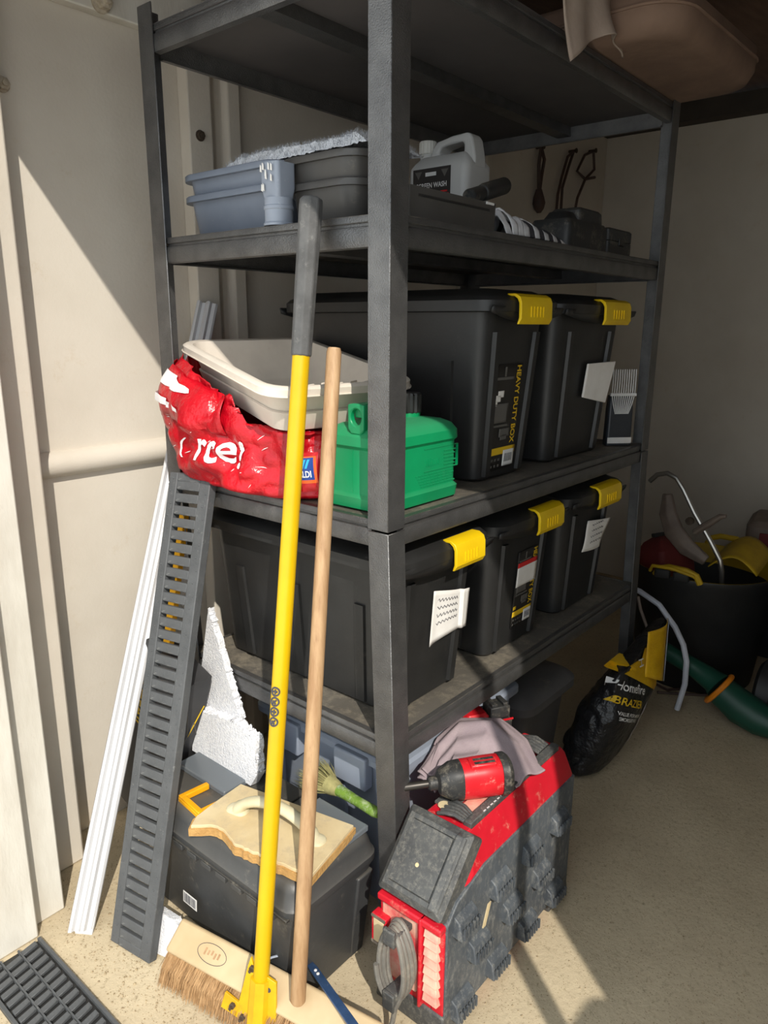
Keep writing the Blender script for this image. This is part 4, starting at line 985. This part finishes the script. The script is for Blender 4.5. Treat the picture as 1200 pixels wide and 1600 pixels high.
# corner speaker pod on the chamfer
cA, cB = V(rx0 - .004, 0, .250), V(.066, 0, rz1 + .008)
dv = (cB - cA); Ls = dv.length
Msp = frame((cA.x, ry1 - .004, cA.z), (0, -1, 0), dv)
W2 = (ry1 - ry0) - .010
sp = MB(Msp).rbox(W2, Ls, .006, [(-.030, 0), (.006, 0), (.018, .012), (.018, .020), (.014, .022)], n=2, cx=W2 / 2, cy=Ls / 2).build('speaker_pod', 'radio_black', rad, smooth=True, angle=20)
MB(Msp).rbox(W2 - .046, Ls - .044, .004, [(.013, 0), (.0165, 0)], n=2, cx=W2 / 2 - .008, cy=Ls / 2).build('speaker_grille', 'radio_black', sp)
MB(Msp).hexa([(W2 - .026, .004, .010), (W2 - .004, .004, .0), (W2 - .004, Ls - .004, .0), (W2 - .026, Ls - .004, .010), (W2 - .026, .012, .022), (W2 - .008, .012, .016), (W2 - .008, Ls - .012, .016), (W2 - .026, Ls - .012, .022)]).build('pod_cheek', 'radio_black', sp, bevel=.002)
MB(Msp @ T(W2 * .45, Ls * .42, .0168)).lathe([(.004, 0), (.003, .001)], 12).build('badge', 'float_cream', sp)
# front end: recessed panel, vents, clasp, cord cleats
MB().box(rx0 - .002, rx0 + .006, ry1 - .090, ry1 - .010, .066, .222).build('front_recess', 'radio_red_dusty', rad, bevel=.003)
MB().hexa([(rx0 - .012, ry0 + .044, .052), (rx0 + .01, ry0 + .044, .052), (rx0 + .01, ry0 + .050, .052), (rx0 - .012, ry0 + .050, .052), (rx0 - .012, ry0 + .044, .240), (rx0 + .01, ry0 + .044, .240), (rx0 + .01, ry0 + .050, .240), (rx0 - .012, ry0 + .050, .240)]).build('front_ridge', 'radio_red', rad, bevel=.002)
MB().box(rx0 - .010, rx0 + .01, ry0 + .004, ry1 - .004, .226, .240).build('front_ridge', 'radio_red', rad, bevel=.003)
v0 = None
for k in range(8):
    z = .070 + .0195 * k
    vent = MB().hexa([(rx0 - .008, ry0 + .010, z), (rx0 + .01, ry0 + .008, z), (rx0 + .01, ry0 + .042, z), (rx0 - .008, ry0 + .042, z), (rx0 - .002, ry0 + .016, z + .016), (rx0 + .01, ry0 + .012, z + .016), (rx0 + .01, ry0 + .042, z + .016), (rx0 - .003, ry0 + .042, z + .016)]).build('vent_louvre', 'radio_red_dusty', rad, bevel=.001, segs=1)
cl = MB().box(rx0 - .016, rx0 + .004, ry1 - .030, ry1 + .004, .132, .196).build('clasp', 'radio_red', rad, bevel=.002)
MB().box(rx0 - .0175, rx0 - .012, ry1 - .026, ry1 - .002, .140, .188).build('clasp_plate', 'float_cream', cl, bevel=.001)
for z in (.134, .190): MB().box(rx0 - .0180, rx0 - .012, ry1 - .029, ry1 + .003, z, z + .005).build('clasp_bar', 'dirty_steel', cl)
# cord wrap
yc, zc = ry1 - .066, .145
for (z, s_) in ((.205, 1), (.078, -1)):
    MB().hexa([(rx0 - .050, yc - .014, z - .010), (rx0, yc - .014, z - .006), (rx0, yc + .012, z - .006), (rx0 - .050, yc + .012, z - .010), (rx0 - .046, yc - .014, z + .010), (rx0, yc - .014, z + .006), (rx0, yc + .012, z + .006), (rx0 - .046, yc + .012, z + .010)]).build('cord_cleat', 'radio_black', rad, bevel=.002)
    MB().box(rx0 - .054, rx0 - .046, yc - .014, yc + .012, z - .012 - (.012 if s_ < 0 else 0), z + .012 + (.008 if s_ > 0 else 0)).build('cord_cleat', 'radio_black', rad, bevel=.002)
coil = []
for k in range(4 * 32):
    a = 2 * PI * k / 32; lay = k / 32
    coil.append((rx0 - .014 - .008 * lay + .003 * math.sin(a * 2), yc + (.030 + .003 * math.sin(lay * 5)) * math.cos(a), zc - .002 + (.073 + .003 * math.cos(lay * 7)) * math.sin(a)))
MB().tube(coil, .0052, 8).build('cord', 'cord_grey', rad, smooth=True)
tail = [(rx0 - .040, yc - .020, .085), (rx0 - .046, yc - .012, .06), (rx0 - .050, yc - .010, .034), (rx0 - .060, yc - .008, .012), (rx0 - .085, yc + .012, .007), (rx0 - .110, yc + .006, .007), (rx0 - .118, yc - .030, .007), (rx0 - .095, yc - .060, .008)]
MB().tube(tail, .005, 8).build('cord', 'cord_grey', rad, smooth=True)
MB(T(rx0 - .078, yc - .055, .002)).rbox(.05, .04, .012, [(0, 0), (.020, .002), (.026, .008)]).build('mains_plug', 'cord_grey', rad, smooth=True)
# feet
for x in (rx0 + .03, rx1 - .06):
    MB().hexa([(x - .034, ry0 - .004, 0), (x + .055, ry0 - .004, 0), (x + .055, ry1 + .004, 0), (x - .034, ry1 + .004, 0), (x - .030, ry0, .048), (x + .050, ry0, .048), (x + .050, ry1, .048), (x - .030, ry1, .048)]).build('foot', 'radio_black', rad, bevel=.004)
# cleated side plate
MB().prism([(rx0 + .006, .02), (rx1 - .004, .02), (rx1 - .004, .292), (.10, .292), (rx0 + .030, .262), (rx0 + .006, .235)], 0, .014).v
sm = MB(frame((0, ry0 + .012, 0), (1, 0, 0), (0, 0, 1)))
sm.prism([(rx0 + .006, .018), (rx1 - .006, .018), (rx1 - .006, .296), (.09, .296), (rx0 + .034, .270), (rx0 + .006, .240)], 0, .012).build('side_plate', 'radio_side', rad, bevel=.002)
MB().box(rx0 + .10, rx1 - .01, ry0 + .004, ry0 + .012, .010, .020).build('side_trim', 'radio_red', rad, bevel=.002)
def cleat(x, z, l=.062):
    c = MB().hexa([(x, ry0 - .020, z), (x + l, ry0 - .020, z), (x + l, ry0 + .002, z), (x, ry0 + .002, z), (x + .003, ry0 - .012, z + .030), (x + l - .003, ry0 - .012, z + .030), (x + l - .003, ry0 + .002, z + .040), (x + .003, ry0 + .002, z + .040)]).build('cleat', 'radio_side', rad, bevel=.002)
    for k in range(6):
        xx = x + .008 + k * (l - .016) / 5
        MB().box(xx - .002, xx + .002, ry0 - .0225, ry0 - .018, z + .001, z + .022).build('cleat_rib', 'radio_side', c)
for r_, z in enumerate((.030, .120, .208)):
    for c_ in range(4):
        x = rx0 + .022 + .118 * c_ + (.050 if r_ % 2 else 0)
        if x + .062 < rx1 - .004: cleat(x, z)
MB().hexa([(.075, ry0 - .002, .12), (.085, ry0 - .002, .12), (.115, ry0 - .002, .20), (.105, ry0 - .002, .20), (.075, ry0 + .01, .12), (.085, ry0 + .01, .12), (.115, ry0 + .01, .20), (.105, ry0 + .01, .20)]).build('plaster_smear', 'float_cream', rad)
# top deck: black carry bars, red well, ribbed grip
MB().box(.085, rx1 - .03, ry0 + .030, ry0 + .048, rz1 - .004, rz1 + .010).build('top_rail', 'radio_black', rad, bevel=.002)
for k in range(8): MB().box(.13 + .012 * k, .137 + .012 * k, ry0 + .031, ry0 + .0335, rz1 + .0098, rz1 + .0104).build('rail_print', 'tie_white', rad)
MB().box(.105, .20, ry1 - .066, ry1 - .024, rz1 - .003, rz1 + .003).build('top_panel', 'radio_black', rad, bevel=.001)
MB(T(.105, ry1 - .046, rz1 + .0035)).lathe([(.012, 0), (.011, .0012)], 20).build('round_sticker', 'float_cream', rad)
MB().box(.11, .33, ry0 + .050, ry1 - .070, rz1 - .001, rz1 + .004).build('top_well', 'radio_red_dusty', rad, bevel=.002)
for k in range(5):
    MB().tube([(.084 + .006 * k, ry0 + .044, rz1 + .010), (.080 + .008 * k, ry0 + .062, rz1 + .016), (.078 + .010 * k, ry0 + .082, rz1 + .012), (.078 + .012 * k, ry0 + .098, rz1 + .004)], .0042, 8).build('grip_rib', 'radio_black', rad, smooth=True)
for k in range(5):
    MB().tube([(.37 + .009 * k, ry0 + .048, rz1 + .010), (.366 + .010 * k, ry0 + .075, rz1 + .018), (.36 + .011 * k, ry0 + .10, rz1 + .012), (.355 + .012 * k, ry1 - .03, rz1 + .004)], .0048, 8).build('grip_rib', 'radio_black', rad, smooth=True)
MB(T(.345, ry1 - .05, rz1)).rbox(.03, .03, .01, [(0, 0), (.012, .003), (.016, .01)]).build('red_button', 'radio_red', rad, smooth=True)

# ------------------------------------------------------------ cordless drivers and cloth on the radio
mat('tool_red', srgb(216, 34, 44), srgb(200, 24, 36), 14, .4, dust=srgb(232, 206, 190), dustamt=.16, dustscale=24)
mat('tool_black', srgb(52, 52, 52), srgb(40, 40, 40), 20, .5, bump=.15, dust=srgb(156, 148, 132), dustamt=.32, dustscale=26)
mat('steel_dark', srgb(70, 66, 62), rough=.4, metal=.6)
# head axis from bit (left, towards shelf) to rear (right)
i0, i1 = V(.128, -.052, .400), V(.222, -.128, .404)
dvr = thing('impact_driver', 'red and black impact driver lying on top of the radio', 'impact driver', (.17, -.09, .36))
ai = (i1 - i0).normalized(); Mi = frame_v(i0, V(0, 0, 1), ai)    # y along axis, x up
def ringy(y, rx, rz, n=20, p=2.6): return [(rx * (abs(math.cos(a)) ** (2 / p)) * (1 if math.cos(a) > 0 else -1), y, rz * (abs(math.sin(a)) ** (2 / p)) * (1 if math.sin(a) > 0 else -1)) for a in [2 * PI * k / n for k in range(n)]]
MB(Mi).loft([ringy(-.026, .013, .013), ringy(-.022, .022, .022), ringy(.0, .0345, .031), ringy(.020, .036, .033), ringy(.022, .0355, .0325)]).build('nose_cone', 'tool_black', dvr, smooth=True, angle=35)
MB(Mi).loft([ringy(.021, .036, .033), ringy(.060, .037, .034), ringy(.095, .037, .034), ringy(.099, .035, .032)]).build('motor_housing', 'tool_red', dvr, smooth=True, angle=35)
MB(Mi).loft([ringy(.0965, .0385, .036), ringy(.110, .0385, .036), ringy(.118, .032, .030), ringy(.121, .020, .018)]).build('rear_cap', 'tool_black', dvr, smooth=True, angle=35)
MB(Mi).lathe([(0, 0)] * 0 or [(.0165, 0), (.0165, .001)], 8) if False else None
Mz = Mi @ RX(90)
MB(Mz).lathe([(.0125, .022), (.0135, .030), (.0135, .040), (.0105, .043)], 20).build('chuck_collar', 'tool_black', dvr, smooth=True)
MB(Mz).lathe([(.0075, .040), (.0075, .090), (.0065, .093), (.0042, .094), (.0042, .110), (.0018, .120)], 14).build('driver_bit', 'steel_dark', dvr, smooth=True, angle=30)
vn = MB(Mi).box(.026, .0395, .036, .086, -.022, .006).build('vent_block', 'tool_red', dvr, bevel=.003)
for k in range(2): MB(Mi).box(.037, .0400, .044, .084, -.018 + .012 * k, -.011 + .012 * k).build('vent_slot', 'tool_black', vn)
MB(Mi).box(-.020, .012, .006, .016, .030, .0345).build('rating_plate', 'sticker_grey', dvr, bevel=.001)
MB(Mi).add([(-.004, .050, .0352), (.014, .055, .0350), (.012, .060, .0350), (-.010, .058, .0352)], [(0, 1, 2, 3)]).build('paint_chip', 'print_white', dvr, solid=.0006)
hdl = [V(.190, -.094, .380), V(.225, -.055, .376), V(.275, -.020, .378), V(.305, -.008, .382)]
MB().tube(hdl, [.020, .017, .016, .018], 14).build('grip', 'tool_black', dvr, smooth=True)
# second driver: battery end showing behind the cloth
d2 = thing('cordless_drill', 'red drill with battery poking out behind the cloth', 'drill', (.375, .03, .36))
Md = frame((.335, .050, .392), (.10, -.055, 0), (.30, .55, 0))
MB(Md).rbox(.056, .048, .008, [(-.028, .003), (-.024, 0), (.018, 0), (.026, .006)], cx=.018, cy=0).build('drill_base', 'tool_red', d2, smooth=True, angle=35)
MB(Md).rbox(.060, .050, .006, [(-.030, 0), (-.002, 0), (.004, .004)], cx=.074, cy=0).build('battery', 'tool_black', d2, smooth=True, angle=35)
MB(Md).box(.050, .098, -.020, .020, .006, .034).build('battery_rail', 'tool_black', d2, bevel=.002)
for s_ in (-1, 1): MB(Md).box(.054 if s_ < 0 else .082, .066 if s_ < 0 else .094, -.018, .018, .034, .041).build('battery_lug', 'tool_black', d2, bevel=.001)
MB(Md).box(.046, .104, -.0255, -.0235, .002, .006).build('red_line', 'tool_red', d2)
# mauve-grey folded cloth
mat('cloth_mauve', srgb(168, 152, 156), srgb(154, 138, 144), 20, .9, bump=.4, bscale=320)
def clothf(u, v):
    # u along the length (from lower left fold stack to lower right tip), v across
    c = [(.150, .012, .372), (.205, .030, .392), (.262, .022, .418), (.300, -.030, .430), (.305, -.085, .408), (.282, -.142, .376)]
    k = min(4, int(u * 5)); t = u * 5 - k
    t = t * t * (3 - 2 * t) * .4 + t * .6
    p = Vector(c[k]).lerp(Vector(c[k + 1]), t)
    k2 = max(0, k - 1) if t < .5 else k
    w = .045 + .045 * math.sin(PI * min(1, u * 1.05))
    sdv = V(.62, .72, .10) * (1 - u) + V(.85, -.15, -.05) * u
    s_ = (v - .5) * 2
    q = p + sdv.normalized() * w * s_ + V(0, 0, -.022 * s_ * s_ + .007 * math.sin(9 * v + 5 * u) * (1 - .4 * u) + .006 * math.sin(23 * v + 2 * u) * (1 - u))
    q.z = max(q.z, .366)
    return tuple(q)
clo = MB().grid(clothf, 60, 40).build('cleaning_cloth', 'cloth_mauve', smooth=True, solid=.003); tag(clo, 'crumpled mauve-grey cloth draped over the tools on the radio', 'cloth')
for k in range(3):
    def lay(u, v, k=k):
        x = .138 + .075 * u; y = .034 - .060 * v + .015 * u; z = .3640 + .0065 * k + .004 * math.sin(7 * v + k) + .018 * u * u
        return (x + .006 * k, y + .004 * math.sin(k * 2), z)
    MB().grid(lay, 14, 14).build('cloth_fold', 'cloth_mauve', clo, smooth=True, solid=.003)
# ------------------------------------------------------------ coal bag
mat('coal_black', srgb(36, 36, 38), srgb(28, 28, 30), 14, .35, bump=.8, bscale=34, bdist=.01)
mat('coal_yellow', srgb(226, 180, 26), srgb(206, 158, 18), 14, .35, bump=.4, bscale=40, bdist=.006)
mat('coal_white', srgb(206, 210, 220), srgb(188, 192, 204), 14, .4, bump=.3, bscale=40)
cbag = thing('coal_bag', 'black and yellow plastic coal bag by the right shelf post', 'coal bag', (1.0, .04, 0))
def coal(u, v):
    th = 2 * PI * u; c, s = math.cos(th), math.sin(th)
    k = (abs(c) ** 2.8 + abs(s) ** 2.8) ** (-1 / 2.8)
    a = .146 * (1 + .10 * math.sin(PI * v)) * (1 + .25 * max(0, v - .75)); b2 = .062 * (1 + .22 * math.sin(PI * v)) * (1 - .70 * max(0, v - .55) / .45)
    cx = .985 + .100 * v; cy = .030 - .085 * v; z = .004 + .355 * v + .030 * v * c
    x, y = cx + a * c * k, cy + b2 * s * k
    e = min(1, v * 10)
    f = (abs(fbm(x, y, z, 14, 3)) - .2) * .016 * e
    f *= 1 - .75 * max(0, -s)
    if v < .05: f -= .02 * (1 - v / .05)
    return (x + c * f, y + s * f, max(.003, z + .01 * fbm(x, y, z, 12) * e))
NU, NV = 80, 40
def coal_rows(j0, j1): 
    return MB().loft([[coal(i / NU, j / NV) for i in range(NU)] for j in range(j0, j1 + 1)], (j0 == 0, j1 == NV))
cm = coal_rows(0, NV); cm.build('bag_skin', 'coal_black', cbag, smooth=True, angle=80)
cbt = bvh_of(cm)
def on_coal(x, z, off=.003):
    h = cbt.ray_cast(Vector((x, -.6, z)), Vector((0, 1, 0))); return (x, (h[0].y if h[0] else -.02) - off, z)
def patch(pts, mt, nm, n=10, off=.003):
    a, b2, c, d = pts
    f = lambda u, v: on_coal(*(Vector(a) * (1 - u) * (1 - v) + Vector(b2) * u * (1 - v) + Vector(c) * u * v + Vector(d) * (1 - u) * v), off)
    MB().grid(f, n, n).build(nm, mt, cbag, smooth=True)
patch([(.895, .345), (1.12, .205), (1.20, .225), (1.00, .345)], 'coal_yellow', 'yellow_flash')
patch([(1.02, .330), (1.19, .228), (1.21, .300), (1.05, .36)], 'coal_yellow', 'yellow_flash')
patch([(1.075, .19), (1.10, .12), (1.085, .10), (1.055, .17)], 'coal_white', 'white_stripe')
patch([(1.10, .12), (1.06, .05), (1.045, .055), (1.085, .11)], 'coal_white', 'white_stripe')
# open flap at the top right
def flap(u, v):
    return (1.045 + .145 * u + .025 * v, -.086 - .02 * math.sin(3 * u) + .012 * v, .275 + .125 * v * (1 - .15 * u) + .018 * u - .085 * u * (1 - v))
MB().grid(flap, 14, 12).build('top_flap', 'coal_yellow', cbag, smooth=True, solid=.001)
MB().grid(lambda u, v: tuple(Vector(flap(.72 + .30 * u, v)) + V(0, -.004, .001)), 6, 12).build('flap_edge', 'coal_white', cbag, smooth=True, solid=.001)
def ctext(body, size, x, z, mt, slope=-.42, xs=1.0, bold=.0004):
    text_mb(body, size, Matrix.Identity(4), 1, lambda a, b2: on_coal(x + a * xs * .92 + b2 * .38, z + b2 * .92 + a * xs * slope, .006), bold=bold).build('lettering', mt, cbag)
ctext('Homefire', .036, .902, .286, 'print_white')
ctext('BRAZIER', .030, .902, .243, 'print_yellow')
ctext('VALUE FOR MONEY', .0140, .902, .212, 'print_white', bold=.0002)
ctext('SMOKELESS FUEL', .0140, .902, .196, 'print_white', bold=.0002)
text_mb('H', .046, Matrix.Identity(4), 0, lambda a, b2: on_coal(1.010 + b2 * .9 - a * .2, .312 + a * .9 + b2 * -.1, .005)).build('lettering', 'print_white', cbag)

# ------------------------------------------------------------ black rubber trug and what is in it
mat('trug_black', srgb(40, 40, 40), srgb(32, 32, 32), 10, .55)
mat('trug_yellow', srgb(196, 160, 22), srgb(170, 138, 18), 10, .6)
mat('old_plastic', srgb(126, 112, 100), srgb(108, 94, 84), 14, .6)
mat('chrome', srgb(176, 172, 166), rough=.3, metal=.8)
mat('dull_red', srgb(112, 38, 36), srgb(92, 30, 28), 8, .7)
tg = thing('rubber_trug', 'large black rubber trug with yellow handle by the end wall', 'trug', (1.775, -.005, 0))
M0 = T(1.775, -.005, 0)
MB(M0).lathe([(.195, 0), (.200, .004), (.245, .40), (.252, .415), (.250, .422), (.242, .420), (.192, .015)], 40).build('tub', 'trug_black', tg, smooth=True, angle=50)
MB(M0).lathe([(.228, .30), (.2405, .416), (.2425, .4215), (.2470, .4232)], 40, (False, False)).build('yellow_lining', 'trug_yellow', tg, smooth=True)
def loop(a0, mt):
    c, s = math.cos(a0), math.sin(a0); P0 = V(1.775 + .248 * c, -.005 + .248 * s, .418); tn = V(-s, c, 0); ou = V(c, s, 0)
    pts = [P0 + tn * (-.075), P0 + tn * (-.062) + V(0, 0, .026) + ou * .004, P0 + tn * (-.03) + V(0, 0, .038) + ou * .008, P0 + tn * .03 + V(0, 0, .038) + ou * .008, P0 + tn * .062 + V(0, 0, .026) + ou * .004, P0 + tn * .075]
    MB().tube(pts, .011, 10).build('handle', mt, tg, smooth=True)
loop(math.radians(178), 'trug_yellow'); loop(math.radians(-2), 'trug_yellow')
ys = MB().grid(lambda u, v: (1.70 + .20 * u, -.20 + .16 * v, .43 + .05 * math.sin(PI * v) + .03 * u), 10, 10).build('yellow_sack', 'trug_yellow', smooth=True, solid=.004); tag(ys, 'folded yellow sack inside the black trug', 'sack')
rc = thing('red_case', 'dull red plastic case sticking out of the left of the trug', 'case', (1.70, .12, .36))
MB(T(1.705, .095, .36) @ RZ(-25) @ RX(-14)).rbox(.16, .13, .02, [(0, 0), (.10, .0), (.13, .02), (.15, .05)]).build('case_body', 'dull_red', rc, smooth=True)
MB(T(1.705, .095, .36) @ RZ(-25) @ RX(-14)).box(-.05, .05, -.01, .01, .148, .162).build('case_handle', 'trug_black', rc, bevel=.003)
# bent tube tool with curved guard
st = thing('strimmer_guard', 'grey curved guard with bent metal tube standing in the trug', 'garden tool', (1.70, .0, .42))
MB().tube([(1.70, .190, .700), (1.70, .165, .728), (1.70, .130, .738), (1.70, .098, .725), (1.70, .070, .688), (1.70, .025, .612), (1.70, -.040, .520), (1.70, -.078, .460), (1.70, -.088, .420), (1.72, -.088, .36)], .0085, 10).build('bent_tube', 'chrome', st, smooth=True)
gp_ = [(1.69, .118, .668), (1.685, .108, .60), (1.68, .080, .54), (1.68, .03, .49), (1.68, -.04, .455)]
m = MB(); rings = []
for i, p in enumerate(gp_):
    t = (Vector(gp_[min(i + 1, 4)]) - Vector(gp_[max(i - 1, 0)])).normalized(); sd = V(1, 0, 0).cross(t).normalized(); w_ = (.016, .030, .034, .032, .018)[i]
    p = Vector(p); rings.append([p - sd * w_ + V(-.012, 0, 0), p + V(-.022, 0, 0), p + sd * w_ + V(-.012, 0, 0), p + sd * w_ + V(.004, 0, 0), p + V(-.006, 0, 0), p - sd * w_ + V(.004, 0, 0)])
m.loft(rings).build('guard', 'old_plastic', st, bevel=.004)
MB().tube([(1.69, .012, .545), (1.68, -.02, .575), (1.68, -.068, .618), (1.68, -.085, .622)], [.012, .013, .010, .006], 10).build('lever', 'old_plastic', st, smooth=True)
MB(T(1.672, .030, .585) @ RY(90)).lathe([(.014, 0), (.014, .012), (.008, .014)], 12).build('pivot_bolt', 'rust', st, smooth=True)
# goggles / sunglasses hooked on the trug
gg = thing('safety_glasses', 'yellow and black safety glasses hanging on the trug rim', 'glasses', (1.53, .02, .42))
for k, y in enumerate((.050, -.012)):
    MB(T(1.512, y, .432) @ RZ(12) @ RX(0)).rbox(.018, .052, .008, [(-.014, .002), (-.010, 0), (.012, 0), (.016, .003)]).build('lens', 'trug_black', gg, smooth=True)
MB().tube([(1.52, .095, .430), (1.512, .085, .452), (1.506, .02, .458), (1.510, -.05, .446), (1.53, -.07, .425)], .006, 8).build('frame_bar', 'trug_yellow', gg, smooth=True)
# green blower tube with orange ring
mat('blower_green', srgb(26, 76, 60), srgb(22, 66, 52), 10, .45); mat('ring_orange', srgb(222, 130, 24), rough=.45)
bl_ = thing('blower_tube', 'dark green blower tube with orange ring lying by the trug', 'leaf blower', (1.45, -.1, 0))
MB().tube([(1.455, .075, .215), (1.452, .02, .196), (1.45, -.10, .160), (1.45, -.165, .132), (1.445, -.185, .122)], [.026, .027, .030, .038, .046], 16).build('tube', 'blower_green', bl_, smooth=True)
MB(frame_v((1.447, -.188, .112), (1, 0, 0), (.02, -.85, -.55))).tube([(.050 * math.cos(a), 0, .056 * math.sin(a)) for a in [2 * PI * k / 20 for k in range(20)]], .009, 8, closed=True).build('ring', 'ring_orange', bl_, smooth=True)
MB().tube([(1.446, -.19, .112), (1.44, -.26, .075), (1.43, -.32, .060), (1.42, -.37, .055)], [.048, .056, .052, .040], 16).build('nozzle', 'blower_green', bl_, smooth=True)
# pale hose and cables
hz = MB().tube([(1.42, .16, .37), (1.41, .12, .395), (1.40, .079, .392), (1.40, .012, .362), (1.40, -.045, .300), (1.395, -.078, .25), (1.39, -.095, .20), (1.39, -.098, .12), (1.40, -.08, .02)], .009, 10).build('pale_hose', 'coal_white', smooth=True); tag(hz, 'pale grey hose curving down in front of the trug', 'hose')
cb1 = MB().tube([(1.25, .03, .43), (1.25, .018, .39), (1.25, -.025, .30), (1.25, -.042, .20), (1.25, -.035, .15), (1.25, -.007, .105), (1.24, .05, .05), (1.22, .10, .01)], .005, 8).build('grey_cable', 'old_plastic', smooth=True); tag(cb1, 'grey cable looping down beside the coal bag', 'cable')
cb2 = MB().tube([(1.52, .14, .006), (1.56, .06, .006), (1.54, .0, .006), (1.60, -.05, .006), (1.68, -.03, .006), (1.66, -.10, .006), (1.60, -.13, .006), (1.55, -.06, .006), (1.50, .02, .006)], .005, 8).build('floor_cable', 'cable_brown', smooth=True); tag(cb2, 'tangled brown cable on the floor before the trug', 'cable')
# wheeled garden machine at the right edge
mat('machine_dark', srgb(46, 48, 56), srgb(38, 40, 46), 8, .5)
mw = thing('garden_machine', 'dark wheeled garden machine at the right edge', 'machine', (1.72, -.45, 0))
MB(T(1.74, -.452, .05)).rbox(.34, .28, .04, [(0, .02), (.04, 0), (.30, .01), (.38, .03), (.40, .06)]).build('machine_body', 'machine_dark', mw, smooth=True)
for x in (1.56, 1.86):
    MB(T(x, -.452, .10) @ RX(90) @ T(0, 0, -.175)).lathe([(.03, 0), (.085, .0), (.10, .012), (.10, .05), (.085, .06), (.03, .06)], 28).build('wheel', 'trug_black', mw, smooth=True, angle=40)
    MB(T(x, -.452, .10) @ RX(90) @ T(0, 0, .13)).lathe([(.03, 0), (.085, .0), (.10, .012), (.10, .05), (.085, .06), (.03, .06)], 28).build('wheel', 'trug_black', mw, smooth=True, angle=40)
tc = thing('machine_case', 'brownish tool case on a dark box behind the trug', 'case', (2.2, -.2, .37))
MB(T(2.22, -.19, .372) @ RZ(8)).rbox(.26, .30, .03, [(0, .012), (.012, 0), (.13, 0), (.15, .02)]).build('case_body', 'old_plastic', tc, smooth=True)
MB(T(2.22, -.19, .372) @ RZ(8)).box(-.134, -.12, -.08, .10, .05, .11).build('case_panel', 'dull_red', tc, bevel=.003)
db = thing('dark_crate', 'dark plastic crate against the end wall behind the trug', 'crate', (2.22, -.20, 0))
MB(T(2.22, -.20, 0)).rbox(.34, .40, .02, [(0, .01), (.30, .0), (.34, -.008), (.371, -.008)]).build('crate_body', 'machine_dark', db, smooth=True, angle=30)
MB(T(2.22, -.20, 0)).box(-.176, -.165, -.06, .06, .27, .30).build('hand_hole', 'trug_black', db)
# ------------------------------------------------------------ things stored on the top shelf
mat('cover_brown', srgb(128, 104, 88), srgb(112, 90, 76), 8, .85, bump=.3, bscale=60)
mat('canvas_beige', srgb(176, 160, 146), srgb(158, 142, 130), 10, .85, bump=.3, bscale=90)
cv = thing('brown_cover', 'large brown padded cover overhanging the top shelf', 'cover', (.8, .0, 1.78))
MB(T(.900, .055, 1.7795) @ RZ(-2)).rbox(.53, .46, .09, [(0, .035), (.006, .012), (.03, 0), (.075, .0), (.098, .03), (.108, .08)], n=7).build('padded_cover', 'cover_brown', cv, smooth=True, angle=70)
MB(T(.900, .055, 1.7795) @ RZ(-2)).tube([(x, y, .052) for x, y in rrect(.532, .462, .09, 8)], .004, 6, closed=True).build('piping', 'cover_brown', cv, smooth=True)
def cf(u, v):
    x = .430 + .045 * v * 1.2 + (.215 + .0 * v) * u; fold = .012 * math.sin(6.5 * u + 1.2 * v) + .007 * math.sin(15 * u + 3 * v)
    z = 1.800 + .06 * (1 - v) - (.088 - .045 * abs(math.sin(2.9 * u)) * v) * v + .045 * u * v
    return (x, -.028 - .012 * v + fold * (.4 + .6 * v), z)
fc_ = MB().grid(cf, 30, 20).build('hanging_cloth', 'canvas_beige', smooth=True, solid=.003); tag(fc_, 'beige canvas corner hanging over the edge of the top shelf', 'cloth')
# loose grit and crumbs along the threshold and wall foot
mat('grit', srgb(176, 158, 126), srgb(140, 122, 94), 90, .9)
gt0 = MB(); rnd = random.Random(77)
for k in range(1500):
    if k < 700: x, y = rnd.gauss(-.30, .07), rnd.uniform(.15, .74)
    else: x, y = rnd.uniform(-.38, .5), rnd.uniform(-.55, .6)
    if x < -.37 or (x < -.31 and y > .62): continue
    r = rnd.uniform(.0008, .0026) * (1.6 if k < 25 else 1)
    gt0.add([(x + r * a * rnd.uniform(.6, 1.2), y + r * b2 * rnd.uniform(.6, 1.2), .0005 + r * c * .6 + r * .4) for a, b2, c in ((1, 0, 0), (-1, 0, 0), (0, 1, 0), (0, -1, 0), (0, 0, 1), (0, 0, -1))], [(0, 2, 4), (2, 1, 4), (1, 3, 4), (3, 0, 4), (2, 0, 5), (1, 2, 5), (3, 1, 5), (0, 3, 5)])
g_ = gt0.build('floor_grit', 'grit', smooth=False); tag(g_, 'loose sandy grit scattered over the concrete floor', 'grit', kind='stuff')
